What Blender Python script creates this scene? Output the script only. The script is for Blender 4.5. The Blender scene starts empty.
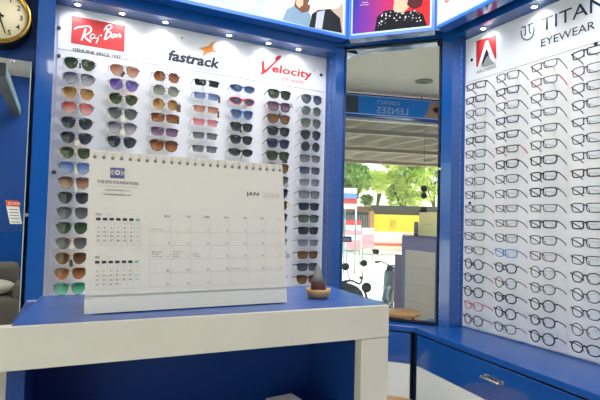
import bpy, bmesh, math, random
from mathutils import Vector, Matrix
random.seed(7)
scene = bpy.context.scene
COL = scene.collection
EYE = 1.30
PI = math.pi

# ------------------------------------------------------------------ camera geometry
AZ, PITCH, ROLL = math.radians(63.1), math.radians(2.2), math.radians(1.47)
FWD = Vector((math.cos(AZ)*math.cos(PITCH), math.sin(AZ)*math.cos(PITCH), math.sin(PITCH)))
R0 = Vector((math.sin(AZ), -math.cos(AZ), 0)); U0 = R0.cross(FWD)
RT = R0*math.cos(ROLL)+U0*math.sin(ROLL); UP = U0*math.cos(ROLL)-R0*math.sin(ROLL)
CAM = Vector((0, 0, EYE))
M0 = Vector((1.50, 2.40, 0)); MD = Vector((math.cos(math.radians(-47)), math.sin(math.radians(-47)), 0))
MN = Vector((MD.y, -MD.x, 0))          # faces the room
Z3 = Vector((0, 0, 1))

def ray(px, py): return FWD+RT*((px-300)/480)-UP*((py-200)/480)
def on_plane(px, py, n, c):            # where a sight line meets a wall plane
    d = ray(px, py); n = Vector(n); return CAM+d*((c-CAM.dot(n))/d.dot(n))
def PL(px, py, y=2.498): return on_plane(px, py, (0, 1, 0), y)
def PR(px, py, x=1.998): return on_plane(px, py, (1, 0, 0), x)
def refl(v): return v-MN*(2*v.dot(MN))
def via(px, py, Z):                    # a place seen by way of the corner mirror
    p = CAM+ray(px, py)*Z; return p-MN*(2*(p-M0).dot(MN))
def via_plane(px, py, n, c):
    d = ray(px, py); t = (M0-CAM).dot(MN)/d.dot(MN); h = CAM+d*t; d2 = refl(d); n = Vector(n)
    return h+d2*((c-h.dot(n))/d2.dot(n))
E1 = refl(R0); F0 = Vector((math.cos(AZ), math.sin(AZ), 0)); E2 = refl(F0)   # street axes: along, away

# ------------------------------------------------------------------ materials
MATS = {}
def srgb(c):
    return tuple(((x/255)/12.92 if x/255 <= .04045 else (((x/255)+.055)/1.055)**2.4) for x in c)+(1,)
def mat(name, rgb, rough=.5, metal=0, noise=0, nscale=8, bump=0, bscale=60, spec=.5, coat=0, emit=0, alpha=1):
    if name in MATS: return MATS[name]
    m = bpy.data.materials.new(name); m.use_nodes = True
    nt = m.node_tree; b = nt.nodes['Principled BSDF']
    c = srgb(rgb)
    b.inputs['Base Color'].default_value = c; b.inputs['Roughness'].default_value = rough
    b.inputs['Metallic'].default_value = metal; b.inputs['Specular IOR Level'].default_value = spec
    b.inputs['Coat Weight'].default_value = coat
    tc = nt.nodes.new('ShaderNodeTexCoord')
    if noise:
        n = nt.nodes.new('ShaderNodeTexNoise'); n.inputs['Scale'].default_value = nscale; n.inputs['Detail'].default_value = 5
        nt.links.new(tc.outputs['Object'], n.inputs['Vector'])
        mx = nt.nodes.new('ShaderNodeMix'); mx.data_type = 'RGBA'
        nt.links.new(n.outputs['Fac'], mx.inputs[0])
        mx.inputs[6].default_value = tuple(x*(1-noise) for x in c[:3])+(1,)
        mx.inputs[7].default_value = tuple(min(1, x*(1+noise)) for x in c[:3])+(1,)
        nt.links.new(mx.outputs[2], b.inputs['Base Color'])
    if bump:
        n = nt.nodes.new('ShaderNodeTexNoise'); n.inputs['Scale'].default_value = bscale
        nt.links.new(tc.outputs['Object'], n.inputs['Vector'])
        bp = nt.nodes.new('ShaderNodeBump'); bp.inputs['Strength'].default_value = bump
        nt.links.new(n.outputs['Fac'], bp.inputs['Height']); nt.links.new(bp.outputs['Normal'], b.inputs['Normal'])
    if emit:
        b.inputs['Emission Color'].default_value = c; b.inputs['Emission Strength'].default_value = emit
    if alpha < 1: b.inputs['Alpha'].default_value = alpha
    MATS[name] = m; return m
def see_through(name, rgb, a, rough=.03):
    """tinted clear sheet: straight transmission with a little gloss"""
    if name in MATS: return MATS[name]
    m = bpy.data.materials.new(name); m.use_nodes = True; nt = m.node_tree
    for n in list(nt.nodes): nt.nodes.remove(n)
    o = nt.nodes.new('ShaderNodeOutputMaterial'); t = nt.nodes.new('ShaderNodeBsdfTransparent'); g = nt.nodes.new('ShaderNodeBsdfPrincipled')
    t.inputs[0].default_value = srgb(rgb); g.inputs['Base Color'].default_value = srgb(rgb); g.inputs['Roughness'].default_value = rough
    mx = nt.nodes.new('ShaderNodeMixShader'); mx.inputs[0].default_value = a
    nt.links.new(t.outputs[0], mx.inputs[1]); nt.links.new(g.outputs[0], mx.inputs[2]); nt.links.new(mx.outputs[0], o.inputs[0])
    MATS[name] = m; return m
def tint(name, top, bottom, clear=.0):
    """sunglass lens dyed from top colour to bottom colour, in the lens's own height"""
    if name in MATS: return MATS[name]
    m = bpy.data.materials.new(name); m.use_nodes = True; nt = m.node_tree; b = nt.nodes['Principled BSDF']
    tc = nt.nodes.new('ShaderNodeTexCoord'); sp = nt.nodes.new('ShaderNodeSeparateXYZ'); mp = nt.nodes.new('ShaderNodeMapRange')
    mp.inputs[1].default_value = -.020; mp.inputs[2].default_value = .014
    nt.links.new(tc.outputs['Object'], sp.inputs[0]); nt.links.new(sp.outputs[2], mp.inputs[0])
    mx = nt.nodes.new('ShaderNodeMix'); mx.data_type = 'RGBA'; mx.inputs[6].default_value = srgb(bottom); mx.inputs[7].default_value = srgb(top)
    nt.links.new(mp.outputs[0], mx.inputs[0]); nt.links.new(mx.outputs[2], b.inputs['Base Color'])
    b.inputs['Roughness'].default_value = .08; b.inputs['Specular IOR Level'].default_value = .35; b.inputs['Alpha'].default_value = 1-clear
    MATS[name] = m; return m

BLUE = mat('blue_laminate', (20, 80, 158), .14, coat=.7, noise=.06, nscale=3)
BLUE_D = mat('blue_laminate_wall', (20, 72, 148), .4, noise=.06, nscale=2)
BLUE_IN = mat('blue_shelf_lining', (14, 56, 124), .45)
WHITE = mat('white_acrylic', (232, 234, 240), .28)
WHITE2 = mat('white_laminate_cabinet', (226, 226, 222), .4, noise=.03)
MARBLE = mat('off_white_marble_laminate', (206, 200, 184), .5, noise=.12, nscale=9, bump=.02)
PAPER = mat('cream_paper', (207, 201, 191), .7, noise=.02, nscale=4)
INK = mat('dark_ink', (50, 50, 52), .6)
INKG = mat('grey_ink', (104, 101, 96), .7)
INKL = mat('pale_grey_ink', (168, 164, 154), .7)
TEAL = mat('teal_ink', (120, 180, 175), .7)
PURPLE = mat('violet_ink', (92, 88, 138), .7)
BLACK = mat('black_plastic', (16, 16, 18), .3)
BLACKM = mat('matt_black', (22, 22, 24), .6)
STEEL = mat('brushed_steel', (190, 192, 195), .25, metal=1)
GUN = mat('gunmetal_wire', (95, 92, 90), .3, metal=.9)
GOLD = mat('brass_rim', (196, 158, 80), .22, metal=1)
RED = mat('red_print', (196, 44, 48), .45)
NAVY = mat('navy_print', (24, 28, 58), .45)
ORANGE = mat('orange_print', (222, 140, 54), .45)
GREYP = mat('grey_print', (150, 150, 158), .5)
WOOD = mat('light_wood', (196, 150, 98), .4, noise=.18, nscale=14)
FLOOR = mat('beige_floor_tile', (205, 190, 165), .3, noise=.05, nscale=2)
CEIL = mat('ceiling_paint', (226, 219, 204), .8, noise=.02)
CREAM = mat('clock_cream', (236, 226, 190), .5)
MIRROR = mat('silvered_mirror', (225, 230, 232), .0, metal=1)
DEMO = see_through('clear_demo_lens', (250, 252, 253), .07)
PANE = see_through('clear_window_glass', (236, 244, 240), .06)

# ------------------------------------------------------------------ mesh collecting
class MB:
    def __init__(s): s.v = []; s.f = []; s.m = []; s.mats = []; s.sm = []
    def mi(s, m):
        if m not in s.mats: s.mats.append(m)
        return s.mats.index(m)
    def add(s, vs, fs, m=None, smooth=False):
        o = len(s.v); s.v += [Vector(v) for v in vs]; k = s.mi(m) if m else 0
        for f in fs: s.f.append([o+i for i in f]); s.m.append(k); s.sm.append(smooth)
        return s
    def box(s, a, b, m=None, ax=None, o=None):
        """box from a to b; ax = (X, Y, Z) axes, o = origin"""
        a, b = Vector(a), Vector(b)
        vs = [Vector((x, y, z)) for z in (a.z, b.z) for y in (a.y, b.y) for x in (a.x, b.x)]
        if ax: vs = [(o or Vector())+ax[0]*v.x+ax[1]*v.y+ax[2]*v.z for v in vs]
        return s.add(vs, [(0, 2, 3, 1), (4, 5, 7, 6), (0, 1, 5, 4), (2, 6, 7, 3), (0, 4, 6, 2), (1, 3, 7, 5)], m)
    def prism(s, pts, z0, z1, m=None):
        n = len(pts); vs = [Vector((p[0], p[1], z0)) for p in pts]+[Vector((p[0], p[1], z1)) for p in pts]
        return s.add(vs, [tuple(range(n))[::-1], tuple(range(n, 2*n))]+[(i, (i+1) % n, n+(i+1) % n, n+i) for i in range(n)], m)
    def slab(s, pts, off, m=None):
        """polygon of 3-D points given thickness along the vector off"""
        n = len(pts); vs = [Vector(p) for p in pts]+[Vector(p)+off for p in pts]
        return s.add(vs, [tuple(range(n))[::-1], tuple(range(n, 2*n))]+[(i, (i+1) % n, n+(i+1) % n, n+i) for i in range(n)], m)
    def tube(s, pts, r, m=None, n=6, closed=False, smooth=True, rs=None):
        pts = [Vector(p) for p in pts]; L = len(pts); rings = []; prev = None
        for i, p in enumerate(pts):
            a = pts[(i-1) % L] if (closed or i > 0) else p; b = pts[(i+1) % L] if (closed or i < L-1) else p
            t = (b-a).normalized()
            if prev is None:
                u = t.orthogonal().normalized()
            else:
                u = (prev-t*prev.dot(t)); u = u.normalized() if u.length > 1e-6 else t.orthogonal().normalized()
            prev = u; w = t.cross(u); rr = rs[i] if rs else r
            rings.append([p+u*(rr*math.cos(2*PI*k/n))+w*(rr*math.sin(2*PI*k/n)) for k in range(n)])
        vs = [v for rg in rings for v in rg]; fs = []
        for i in range(L if closed else L-1):
            j = (i+1) % L
            for k in range(n): fs.append((i*n+k, i*n+(k+1) % n, j*n+(k+1) % n, j*n+k))
        if not closed: fs += [tuple(range(n))[::-1], tuple((L-1)*n+k for k in range(n))]
        return s.add(vs, fs, m, smooth)
    def lathe(s, prof, c, m=None, n=28, axis=None, smooth=True):
        """profile of (radius, height) pairs round an upright axis through c"""
        c = Vector(c); vs = []; X, Y, Z = axis or (Vector((1, 0, 0)), Vector((0, 1, 0)), Z3)
        for r, h in prof:
            for k in range(n): vs.append(c+X*(r*math.cos(2*PI*k/n))+Y*(r*math.sin(2*PI*k/n))+Z*h)
        fs = []
        for i in range(len(prof)-1):
            for k in range(n): fs.append((i*n+k, i*n+(k+1) % n, (i+1)*n+(k+1) % n, (i+1)*n+k))
        fs += [tuple(range(n))[::-1], tuple((len(prof)-1)*n+k for k in range(n))]
        return s.add(vs, fs, m, smooth)
    def ball(s, c, r, m=None, n=12, k=8):
        r = Vector(r) if hasattr(r, '__len__') else Vector((r, r, r)); c = Vector(c); vs = []; fs = []
        for i in range(k+1):
            t = PI*i/k
            for j in range(n):
                p = 2*PI*j/n; vs.append(c+Vector((r.x*math.sin(t)*math.cos(p), r.y*math.sin(t)*math.sin(p), r.z*math.cos(t))))
        for i in range(k):
            for j in range(n): fs.append((i*n+j, (i+1)*n+j, (i+1)*n+(j+1) % n, i*n+(j+1) % n))
        return s.add(vs, fs, m, True)
    def mesh(s, name, m=None):
        me = bpy.data.meshes.new(name); me.from_pydata([tuple(v) for v in s.v], [], s.f)
        for q in (s.mats or [m]): me.materials.append(q)
        if s.mats:
            me.polygons.foreach_set('material_index', s.m)
        me.polygons.foreach_set('use_smooth', s.sm)
        bm = bmesh.new(); bm.from_mesh(me); bmesh.ops.remove_doubles(bm, verts=bm.verts, dist=1e-6)
        bmesh.ops.recalc_face_normals(bm, faces=bm.faces); bm.to_mesh(me); bm.free()
        me.update(); return me
    def build(s, name, parent=None, m=None, loc=None, bevel=0):
        if loc is None: o = bpy.data.objects.new(name, s.mesh(name, m))
        else:
            loc = Vector(loc); s.v = [v-loc for v in s.v]; o = bpy.data.objects.new(name, s.mesh(name, m)); o.location = loc
        if parent: o.parent = parent
        if bevel:
            b = o.modifiers.new('bevel', 'BEVEL'); b.width = bevel; b.segments = 2; b.limit_method = 'ANGLE'
        COL.objects.link(o); return o

def tag(o, label=None, cat=None, group=None, kind=None):
    if label: o['label'] = label
    if cat: o['category'] = cat
    if group: o['group'] = group
    if kind: o['kind'] = kind
    return o
def thing(name, loc, label, cat, group=None, rz=0):
    o = bpy.data.objects.new(name, None); o.location = loc; o.rotation_euler = (0, 0, rz); o.empty_display_size = .05
    COL.objects.link(o); return tag(o, label, cat, group)
def struct(o): return tag(o, kind='structure')
def under(mb, name, root, m=None, bevel=0):
    """build world-space geometry as a child of an unrotated or rotated root"""
    mw = Matrix.Translation(root.location) @ root.rotation_euler.to_matrix().to_4x4()
    inv = mw.inverted(); mb.v = [inv @ v for v in mb.v]
    return mb.build(name, root, m, bevel=bevel)
def sub(mb, name, part, root, m=None):
    mw = Matrix.Translation(root.location) @ root.rotation_euler.to_matrix().to_4x4()
    inv = mw.inverted(); mb.v = [inv @ v for v in mb.v]
    return mb.build(name, part, m)

# ------------------------------------------------------------------ lettering
def text2d(s, bold=0.0):
    cu = bpy.data.curves.new('t', 'FONT'); cu.body = s; cu.size = 1; cu.resolution_u = 2; cu.offset = bold
    ob = bpy.data.objects.new('t', cu); COL.objects.link(ob)
    dg = bpy.context.evaluated_depsgraph_get(); me = bpy.data.meshes.new_from_object(ob.evaluated_get(dg))
    v = [(p.co.x, p.co.y) for p in me.vertices]; f = [tuple(p.vertices) for p in me.polygons]
    bpy.data.objects.remove(ob); bpy.data.curves.remove(cu); bpy.data.meshes.remove(me)
    x0 = min(p[0] for p in v); x1 = max(p[0] for p in v); y0 = min(p[1] for p in v); y1 = max(p[1] for p in v)
    return v, f, (x0, x1, y0, y1)
TXT = {}
def put_text(mb, s, org, X, Y, w=None, h=None, m=None, slant=0, bold=0.0, align='l', off=None):
    """letters lying in the plane of X and Y from org (lower left), w wide and h high"""
    key = (s, bold)
    if key not in TXT: TXT[key] = text2d(s, bold)
    v, f, (x0, x1, y0, y1) = TXT[key]
    sy = h/(y1-y0); sx = w/(x1-x0) if w else sy
    W = (x1-x0)*sx; dx = {'l': 0, 'c': -W/2, 'r': -W}[align]
    off = off or Vector()
    mb.add([org+X*((p[0]-x0)*sx+dx+slant*(p[1]-y0)*sy)+Y*((p[1]-y0)*sy)+off for p in v], f, m)
def smooth_line(pts, k=5, closed=False):
    pts = [Vector(p) for p in pts]; n = len(pts); out = []
    for i in range(n if closed else n-1):
        g = (lambda j: pts[j % n]) if closed else (lambda j: pts[max(0, min(n-1, j))])
        a, b, c, d = g(i-1), g(i), g(i+1), g(i+2)
        for q in range(k):
            t = q/k; out.append(.5*((2*b)+(c-a)*t+(2*a-5*b+4*c-d)*t*t+(3*b-a-3*c+d)*t**3))
    if not closed: out.append(pts[-1])
    return out
def ribbon(mb, pts, wid, to3, m, k=6):
    """flat brush stroke through 2-D points; wid = width or list of widths"""
    P = smooth_line([(p[0], p[1], 0) for p in pts], k); n = len(P)
    vs = []
    for i, p in enumerate(P):
        t = (P[min(n-1, i+1)]-P[max(0, i-1)]).normalized(); nn = Vector((-t.y, t.x, 0))
        if hasattr(wid, '__len__'):
            q = i/(n-1)*(len(wid)-1); a = int(min(q, len(wid)-2)); w = wid[a]+(wid[a+1]-wid[a])*(q-a)
        else: w = wid
        vs += [to3(p+nn*w/2), to3(p-nn*w/2)]
    mb.add(vs, [(2*i, 2*i+1, 2*i+3, 2*i+2) for i in range(n-1)], m)
def poly(mb, pts, to3, m): mb.add([to3(p) for p in pts], [tuple(range(len(pts)))], m)

# ================================================================== THE ROOM
XF, YB, ZC = -1.40, -1.90, 2.95
MB().prism([(-.95, YB-.1), (2.15, YB-.1), (2.15, 2.65), (-1.83, 2.65)], -.1, 0, FLOOR).build('floor')
MB().prism([(-.95, YB-.1), (2.15, YB-.1), (2.15, 2.65), (-1.83, 2.65)], ZC, ZC+.08, CEIL).build('ceiling')
MB().box((-1.75, 2.55, 0), (2.10, 2.65, ZC), BLUE_D).build('wall_left')
MB().box((2.05, YB, 0), (2.15, 2.55, ZC), BLUE_D).build('wall_right')
wb = MB().box((-.90, YB-.1, 0), (2.05, YB, ZC), BLUE_D).build('wall_back')
for n in ('floor', 'ceiling', 'wall_left', 'wall_right', 'wall_back'): struct(bpy.data.objects[n])

# blue box surround of the two display boards (trim of the room)
FY = 2.38   # face of left surround
L0, L1, LT = -.036, 1.421, 2.272
BXL = MB()
BXL.box((-.105, FY, 0), (L0, 2.549, 2.32), BLUE); BXL.prism([(L1, FY), (1.474, FY), (1.482, 2.41), (1.50, 2.44), (1.50, 2.549), (L1, 2.549)], 0, 2.32, BLUE)
BXL.box((L0, FY, LT), (L1, 2.549, 2.32), BLUE)
BXL.box((L0, 2.502, .3), (L1, 2.549, LT), BLUE)
struct(BXL.build('trim_1'))
RY, RT_ = 1.945, 2.318
BXR = MB()
BXR.prism([(1.875, 1.998), (1.90, RY), (2.049, RY), (2.049, 2.10)], 0, 2.40, BLUE)
BXR.box((1.90, -.6, RT_), (2.049, RY, 2.40), BLUE); BXR.box((2.002, -.6, .3), (2.049, RY, RT_), BLUE)
struct(BXR.build('trim_2'))
# corner infill behind the mirror
struct(MB().prism([(1.50, 2.549), (1.50, 2.43), (1.89, 2.02), (2.049, 2.10), (2.049, 2.549)], 0, 2.40, BLUE_D).build('trim_3'))

# ------------------------------------------------------------------ display boards
lb = thing('display_board', (.69, 2.5, .75), 'white sunglasses display board with three printed logos on the left wall', 'display board')
under(MB().box((L0, 2.496, .76), (L1, 2.5015, LT-.001), WHITE), 'backing_sheet', lb)
SZ = 2.062
under(MB().box((L0+.012, 2.491, .78), (L1-.012, 2.4955, SZ-.002), mat('white_glasses_sheet', (228, 231, 240), .2)), 'front_sheet', lb)
under(MB().box((L0+.012, 2.491, SZ+.002), (L1-.012, 2.4955, LT-.012), WHITE), 'logo_panel', lb)
for px, py in ((59, 28), (59, 56), (321, 75), (320, 102), (54, 172), (182, 38)):
    p = PL(px, py, 2.491); r = .004 if px == 182 else .009
    under(MB().lathe([(r, 0), (r, .004), (r*.6, .006)], p, GUN if px < 200 else BLACKM, 16, (Vector((1, 0, 0)), Z3, Vector((0, -1, 0)))), 'screw_cap', lb)

XX, ZZ = Vector((1, 0, 0)), Vector((0, 0, 1))
yl = 2.4895
# red logo
c0, c1 = PL(72, 16, yl), PL(124, 57, yl)
rx0, rx1 = c0.x, c1.x; rz1 = PL(72, 15.5, yl).z; rz0 = PL(72, 43, yl).z
lg = MB(); lg.box((rx0, yl, rz0), (rx1, yl+.0012, rz1), RED)
def rb(p):
    u = (p[0]-98)/392; top = 62+63*u; v = (p[1]-top)/208
    return Vector((rx0+u*(rx1-rx0), yl-.0012, rz1-v*(rz1-rz0)))
WHP = mat('white_print', (245, 243, 243), .5)
for pts, w in (
    ([(118, 166), (140, 152), (180, 143), (218, 140), (238, 158), (228, 188), (190, 212)], [12, 13, 10, 9, 12, 11, 8]),
    ([(198, 158), (190, 195), (172, 250)], [13, 15, 11]),
    ([(188, 210), (210, 238), (242, 262)], [9, 12, 15]),
    ([(272, 208), (250, 200), (234, 218), (240, 236), (260, 226), (272, 206), (268, 234)], 8),
    ([(276, 204), (271, 224), (284, 230), (297, 208)], 8), ([(298, 205), (289, 240), (277, 272)], [8, 8, 10]),
    ([(358, 150), (350, 195), (338, 240)], [14, 14, 12]),
    ([(330, 172), (348, 138), (376, 124), (388, 140), (354, 176)], [8, 10, 10, 11, 8]),
    ([(354, 176), (382, 184), (378, 212), (342, 240)], [8, 11, 11, 8]),
    ([(420, 196), (402, 196), (390, 214), (398, 224), (416, 208), (422, 194), (420, 220)], 8),
    ([(434, 196), (432, 220)], 8), ([(434, 208), (448, 192), (454, 200), (452, 220), (464, 206)], 8)):
    ribbon(lg, pts, w, rb, WHP)
poly(lg, [(312+7*math.cos(2*PI*i/10), 208+7*math.sin(2*PI*i/10)) for i in range(10)], rb, WHP)
a, b = PL(72.5, 50, yl), PL(121, 58, yl)
put_text(lg, 'GENUINE SINCE 1937', Vector((a.x, yl, a.z-.004)), XX, ZZ, b.x-a.x, .016, NAVY, 0, .025)
under(lg, 'red_logo', lb); bpy.data.objects['red_logo']['label'] = 'red rectangle with white script'
# orange star logo
lg = MB(); a, b = PL(167, 59, yl), PL(219, 67, yl)
put_text(lg, 'fastrack', Vector((a.x, yl, a.z-.006)), XX, ZZ, b.x-a.x, .058, NAVY, .22, .035)
a, b = PL(197, 69, yl), PL(219, 72, yl); put_text(lg, 'MOVE ON', Vector((a.x, yl, a.z-.003)), XX, ZZ, b.x-a.x, .013, GREYP, .2)
def st(p): q = PL(160+p[0]/7.5, 30+p[1]/7.5, yl); return q
star = smooth_line([(430, 88, 0), (398, 100, 0), (360, 122, 0)], 4)
poly(lg, [(440, 86), (415, 82), (385, 95), (362, 118), (330, 128), (285, 136), (315, 146), (332, 160), (318, 198), (350, 178), (388, 165), (440, 168), (405, 152), (395, 132), (400, 105), (415, 92)], st, ORANGE)
under(lg, 'dark_logo', lb)
# red wordmark
lg = MB()
def ve(p): return PL(250+p[0]/7.06, 45+p[1]/7.06, yl)
poly(lg, [(80, 118), (103, 108), (103, 170), (112, 172), (178, 112), (178, 90), (200, 76), (222, 74), (216, 92), (192, 115), (118, 190), (88, 208), (70, 208), (84, 190)], ve, RED)
a, b = ve((150, 196)), ve((432, 240)); put_text(lg, 'elocity', Vector((a.x, yl, a.z-.009)), XX, ZZ, b.x-a.x, .062, RED, .1, .028)
a, b = ve((222, 250)), ve((382, 272)); put_text(lg, 'EYE WEAR', Vector((a.x, yl, a.z)), XX, ZZ, b.x-a.x, .020, mat('pink_print', (214, 130, 136), .5), 0, .02)
a = ve((455, 190)); put_text(lg, 'R', Vector((a.x-.004, yl, a.z)), XX, ZZ, None, .012, mat('pink_print', (226, 168, 172)))
under(lg, 'red_wordmark', lb)

rbd = thing('display_board', (2.0, .7, .74), 'white spectacle display board with optical frames on the right wall', 'display board')
under(MB().box((1.997, -.6, .738), (2.0015, RY-.001, RT_-.001), WHITE), 'backing_sheet', rbd)
SR = 2.070
under(MB().box((1.991, -.58, .745), (1.9965, RY-.012, SR-.002), mat('white_spectacle_sheet', (232, 232, 236), .2)), 'front_sheet', rbd)
under(MB().box((1.991, -.58, SR+.002), (1.9965, RY-.012, RT_-.012), WHITE), 'logo_panel', rbd)
for px, py in ((472, 60), (596, 44), (470, 203)):
    under(MB().lathe([(.008, 0), (.008, .004), (.005, .006)], PR(px, py, 1.991), BLACKM, 16, (Vector((0, 1, 0)), Z3, Vector((-1, 0, 0)))), 'screw_cap', rbd)
xr = 1.9898; YY = Vector((0, -1, 0))
def rp(p): q = PR(450+p[0]/4, p[1]/4, xr); return q
lg = MB()
poly(lg, [(105, 165), (184, 139), (184, 232), (105, 268)], rp, RED)
def rp2(p): return rp(p)-Vector((.001, 0, 0))
def rp3(p): return rp(p)-Vector((.002, 0, 0))
poly(lg, [(143, 165), (152, 163), (182, 240), (182, 251), (168, 252), (148, 200), (128, 268), (112, 272), (114, 258)], rp2, WHP)
poly(lg, [(147, 195), (157, 215), (122, 270)], rp3, NAVY)
poly(lg, [(149, 222), (176, 250), (176, 256), (128, 270)], rp3, GREYP)
a, b = PR(476.5, 74, xr), PR(496, 66, xr); put_text(lg, 'ARCADIO', Vector((xr, a.y, a.z)), YY, ZZ, a.y-b.y, .016, NAVY)
under(lg, 'red_logo', rbd)
lg = MB()
a, b = PR(541, 31.5, xr), PR(603, 3, xr)
put_text(lg, 'TITAN', Vector((xr, a.y, a.z-.002)), YY, ZZ, a.y-b.y+.012, .060, NAVY)
a, b = PR(541, 47, xr), PR(595, 26, xr)
put_text(lg, 'EYEWEAR', Vector((xr, a.y, a.z)), YY, ZZ, a.y-b.y, .036, NAVY)
# round monogram: two hooked bars inside an arc
for pts in ([(286, 112), (303, 104)], [(312, 101), (333, 92)], [(300, 105), (302, 135), (296, 142)], [(318, 99), (318, 128), (326, 132)],
            [(284, 122), (288, 148), (306, 160), (328, 148), (336, 122), (334, 108)]):
    ribbon(lg, pts, 4.5, rp, NAVY, 5)
under(lg, 'dark_wordmark', rbd)

# ------------------------------------------------------------------ glasses
OUT = {
 'aviator': [(-25, 14), (-14, 21), (4, 22), (22, 19), (29, 8), (25, -8), (12, -22), (-4, -25), (-18, -17), (-26, 0)],
 'hexagonal': [(-25, 4), (-15, 20), (0, 22), (15, 20), (27, 3), (17, -18), (0, -21), (-15, -18)],
 'round': [(-25, 0), (-18, 17), (0, 24), (18, 17), (25, 0), (18, -17), (0, -24), (-18, -17)],
 'rectangular': [(-27, 12), (-20, 17), (0, 18), (24, 17), (29, 10), (27, -8), (20, -16), (0, -18), (-20, -15), (-27, -6)],
 'wayfarer': [(-25, 13), (-12, 19), (8, 20), (27, 19), (30, 8), (25, -10), (14, -20), (-4, -21), (-20, -15), (-26, 0)],
 'wraparound': [(-26, 6), (-14, 14), (6, 17), (28, 14), (35, 4), (26, -8), (8, -16), (-12, -15), (-24, -6)],
 'navigator': [(-27, 17), (-10, 23), (10, 23), (27, 19), (30, 6), (24, -14), (10, -23), (-8, -24), (-24, -14), (-29, 2)],
 'slim': [(-26, 12), (-20, 15), (0, 15), (24, 15), (28, 9), (26, -8), (19, -14), (0, -15), (-20, -13), (-26, -5)],
 'oval': [(-25, 3), (-17, 17), (0, 21), (18, 17), (26, 3), (19, -15), (0, -20), (-17, -15)],
}
def outline(style, side, s=1.0):
    P = [Vector((side*(p[0]*s+33.5), 0, p[1]*s))*.001 for p in OUT[style]]
    k = 5; P = smooth_line(P, k, True)
    return [Vector((p.x, .0025*(abs(p.x)/.03)**2, p.z)) for p in P]
GCACHE = {}
METAL_STYLES = ('aviator', 'hexagonal')
def glasses_parts(style, kind, lensm, framem, templem, thick):
    """list of (name, mesh) pieces; local x across, +y towards the wall, z up"""
    key = (style, kind, lensm.name, framem.name if framem else 0, templem.name, thick)
    if key in GCACHE: return GCACHE[key]
    out = []
    for s in (-1, 1):
        o = outline(style, s); n = len(o); c = sum(o, Vector())/n
        mb = MB(); vs = [c+Vector((0, -.0035, 0))]
        for q in (.45, .8, .985): vs += [c+(p-c)*q+Vector((0, -.0035*(1-q*q), 0)) for p in o]
        fs = [(0, 1+i, 1+(i+1) % n) for i in range(n)]
        for r in range(2): fs += [(1+r*n+i, 1+(r+1)*n+i, 1+(r+1)*n+(i+1) % n, 1+r*n+(i+1) % n) for i in range(n)]
        mb.add(vs, fs, lensm, True); me = mb.mesh('lens'); out.append(('lens', me))
    fr = MB()
    r = {'wire': .0011, 'plastic': .0029, 'slim': .0021, 'heavy': .0034}[thick]
    if kind != 'rimless':
        for s in (-1, 1): fr.tube(outline(style, s), r, framem, 6, True)
    elif True:
        for s in (-1, 1): fr.tube([p for p in outline(style, s)][:22], r, framem, 6)
    zb = .009 if style != 'round' else .004
    zi = {'wraparound': .006}.get(style, zb)
    fr.tube(smooth_line([(-.0095, .001, zi-.003), (-.004, -.001, zi+.002), (.004, -.001, zi+.002), (.0095, .001, zi-.003)], 4), r*1.25, framem, 6)
    if style in ('aviator', 'navigator'):
        fr.tube([(-.014, .001, .0185), (0, -.001, .0195), (.014, .001, .0185)], r*1.1, framem, 6)
    for s in (-1, 1):
        fr.tube([(s*.0600, .006, .011), (s*.0665, .009, .0125), (s*.0685, .014, .0125)], r*1.2, framem, 6)
        fr.tube([(s*.0105, .003, -.001), (s*.012, .008, -.006)], .0014, framem, 5)      # nose pads
        fr.ball((s*.012, .009, -.009), (.0022, .0016, .005), framem, 6, 5)
    out.append(('frame', fr.mesh('frame')))
    for s in (-1, 1):
        tm = MB()
        tr = r*(.9 if thick == 'wire' else .75)
        w = .002 if thick == 'wire' else .0042
        dp = 1 if lensm is DEMO else .25
        P = smooth_line([(s*.0685, .013, .0125), (s*.067, .036, .0125-.0085*dp), (s*.064, .060, .0125-.0185*dp), (s*.062, .0785, .0125-.0305*dp)], 4)
        vs = []
        for p in P: vs += [p+Vector((-.0011, 0, -w/2)), p+Vector((.0011, 0, -w/2)), p+Vector((.0011, 0, w/2)), p+Vector((-.0011, 0, w/2))]
        m_ = len(P); fs = [(0, 3, 2, 1), tuple(4*(m_-1)+i for i in range(4))]
        for i in range(m_-1):
            for k in range(4): fs.append((4*i+k, 4*i+(k+1) % 4, 4*i+4+(k+1) % 4, 4*i+4+k))
        tm.add(vs, fs, templem); out.append(('temple', tm.mesh('temple')))
    GCACHE[key] = out; return out
TAGM = {'cream': mat('cream_card', (206, 200, 178), .7), 'dark': mat('dark_card', (62, 54, 56), .6), 'grey': mat('grey_card', (150, 152, 148), .7), 'brown': mat('brown_card', (84, 56, 44), .6)}
TAGMESH = {}
def tag_mesh(col, w, h, ang):
    k = (col, w, h, ang)
    if k not in TAGMESH:
        mb = MB(); c, s = math.cos(ang), math.sin(ang); X = Vector((c, 0, s)); Zx = Vector((-s, 0, c))
        mb.slab([X*-w/2-Zx*h/2, X*w/2-Zx*h/2, X*w/2+Zx*h/2, X*-w/2+Zx*h/2], Vector((0, .0008, 0)), TAGM[col])
        mb.tube([Zx*h/2+Vector((0, .0004, 0)), Vector((0, .002, h/2+.012))], .0004, TAGM[col], 4)
        TAGMESH[k] = mb.mesh('price_tag')
    return TAGMESH[k]
def glasses(name, loc, rz, spec, label, cat, group, tagspec=None):
    style, kind, lensm, framem, templem, thick, sc = spec
    root = thing(name, loc, label, cat, group, rz); root.scale = sc
    for nm, me in glasses_parts(style, kind, lensm, framem, templem, thick):
        o = bpy.data.objects.new(nm, me); o.parent = root; COL.objects.link(o)
    if tagspec:
        col, dx, dz, w, h, ang = tagspec
        o = bpy.data.objects.new('price_tag', tag_mesh(col, w, h, ang)); o.location = (dx, -.007, dz); o.parent = root; COL.objects.link(o)
    return root

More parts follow.
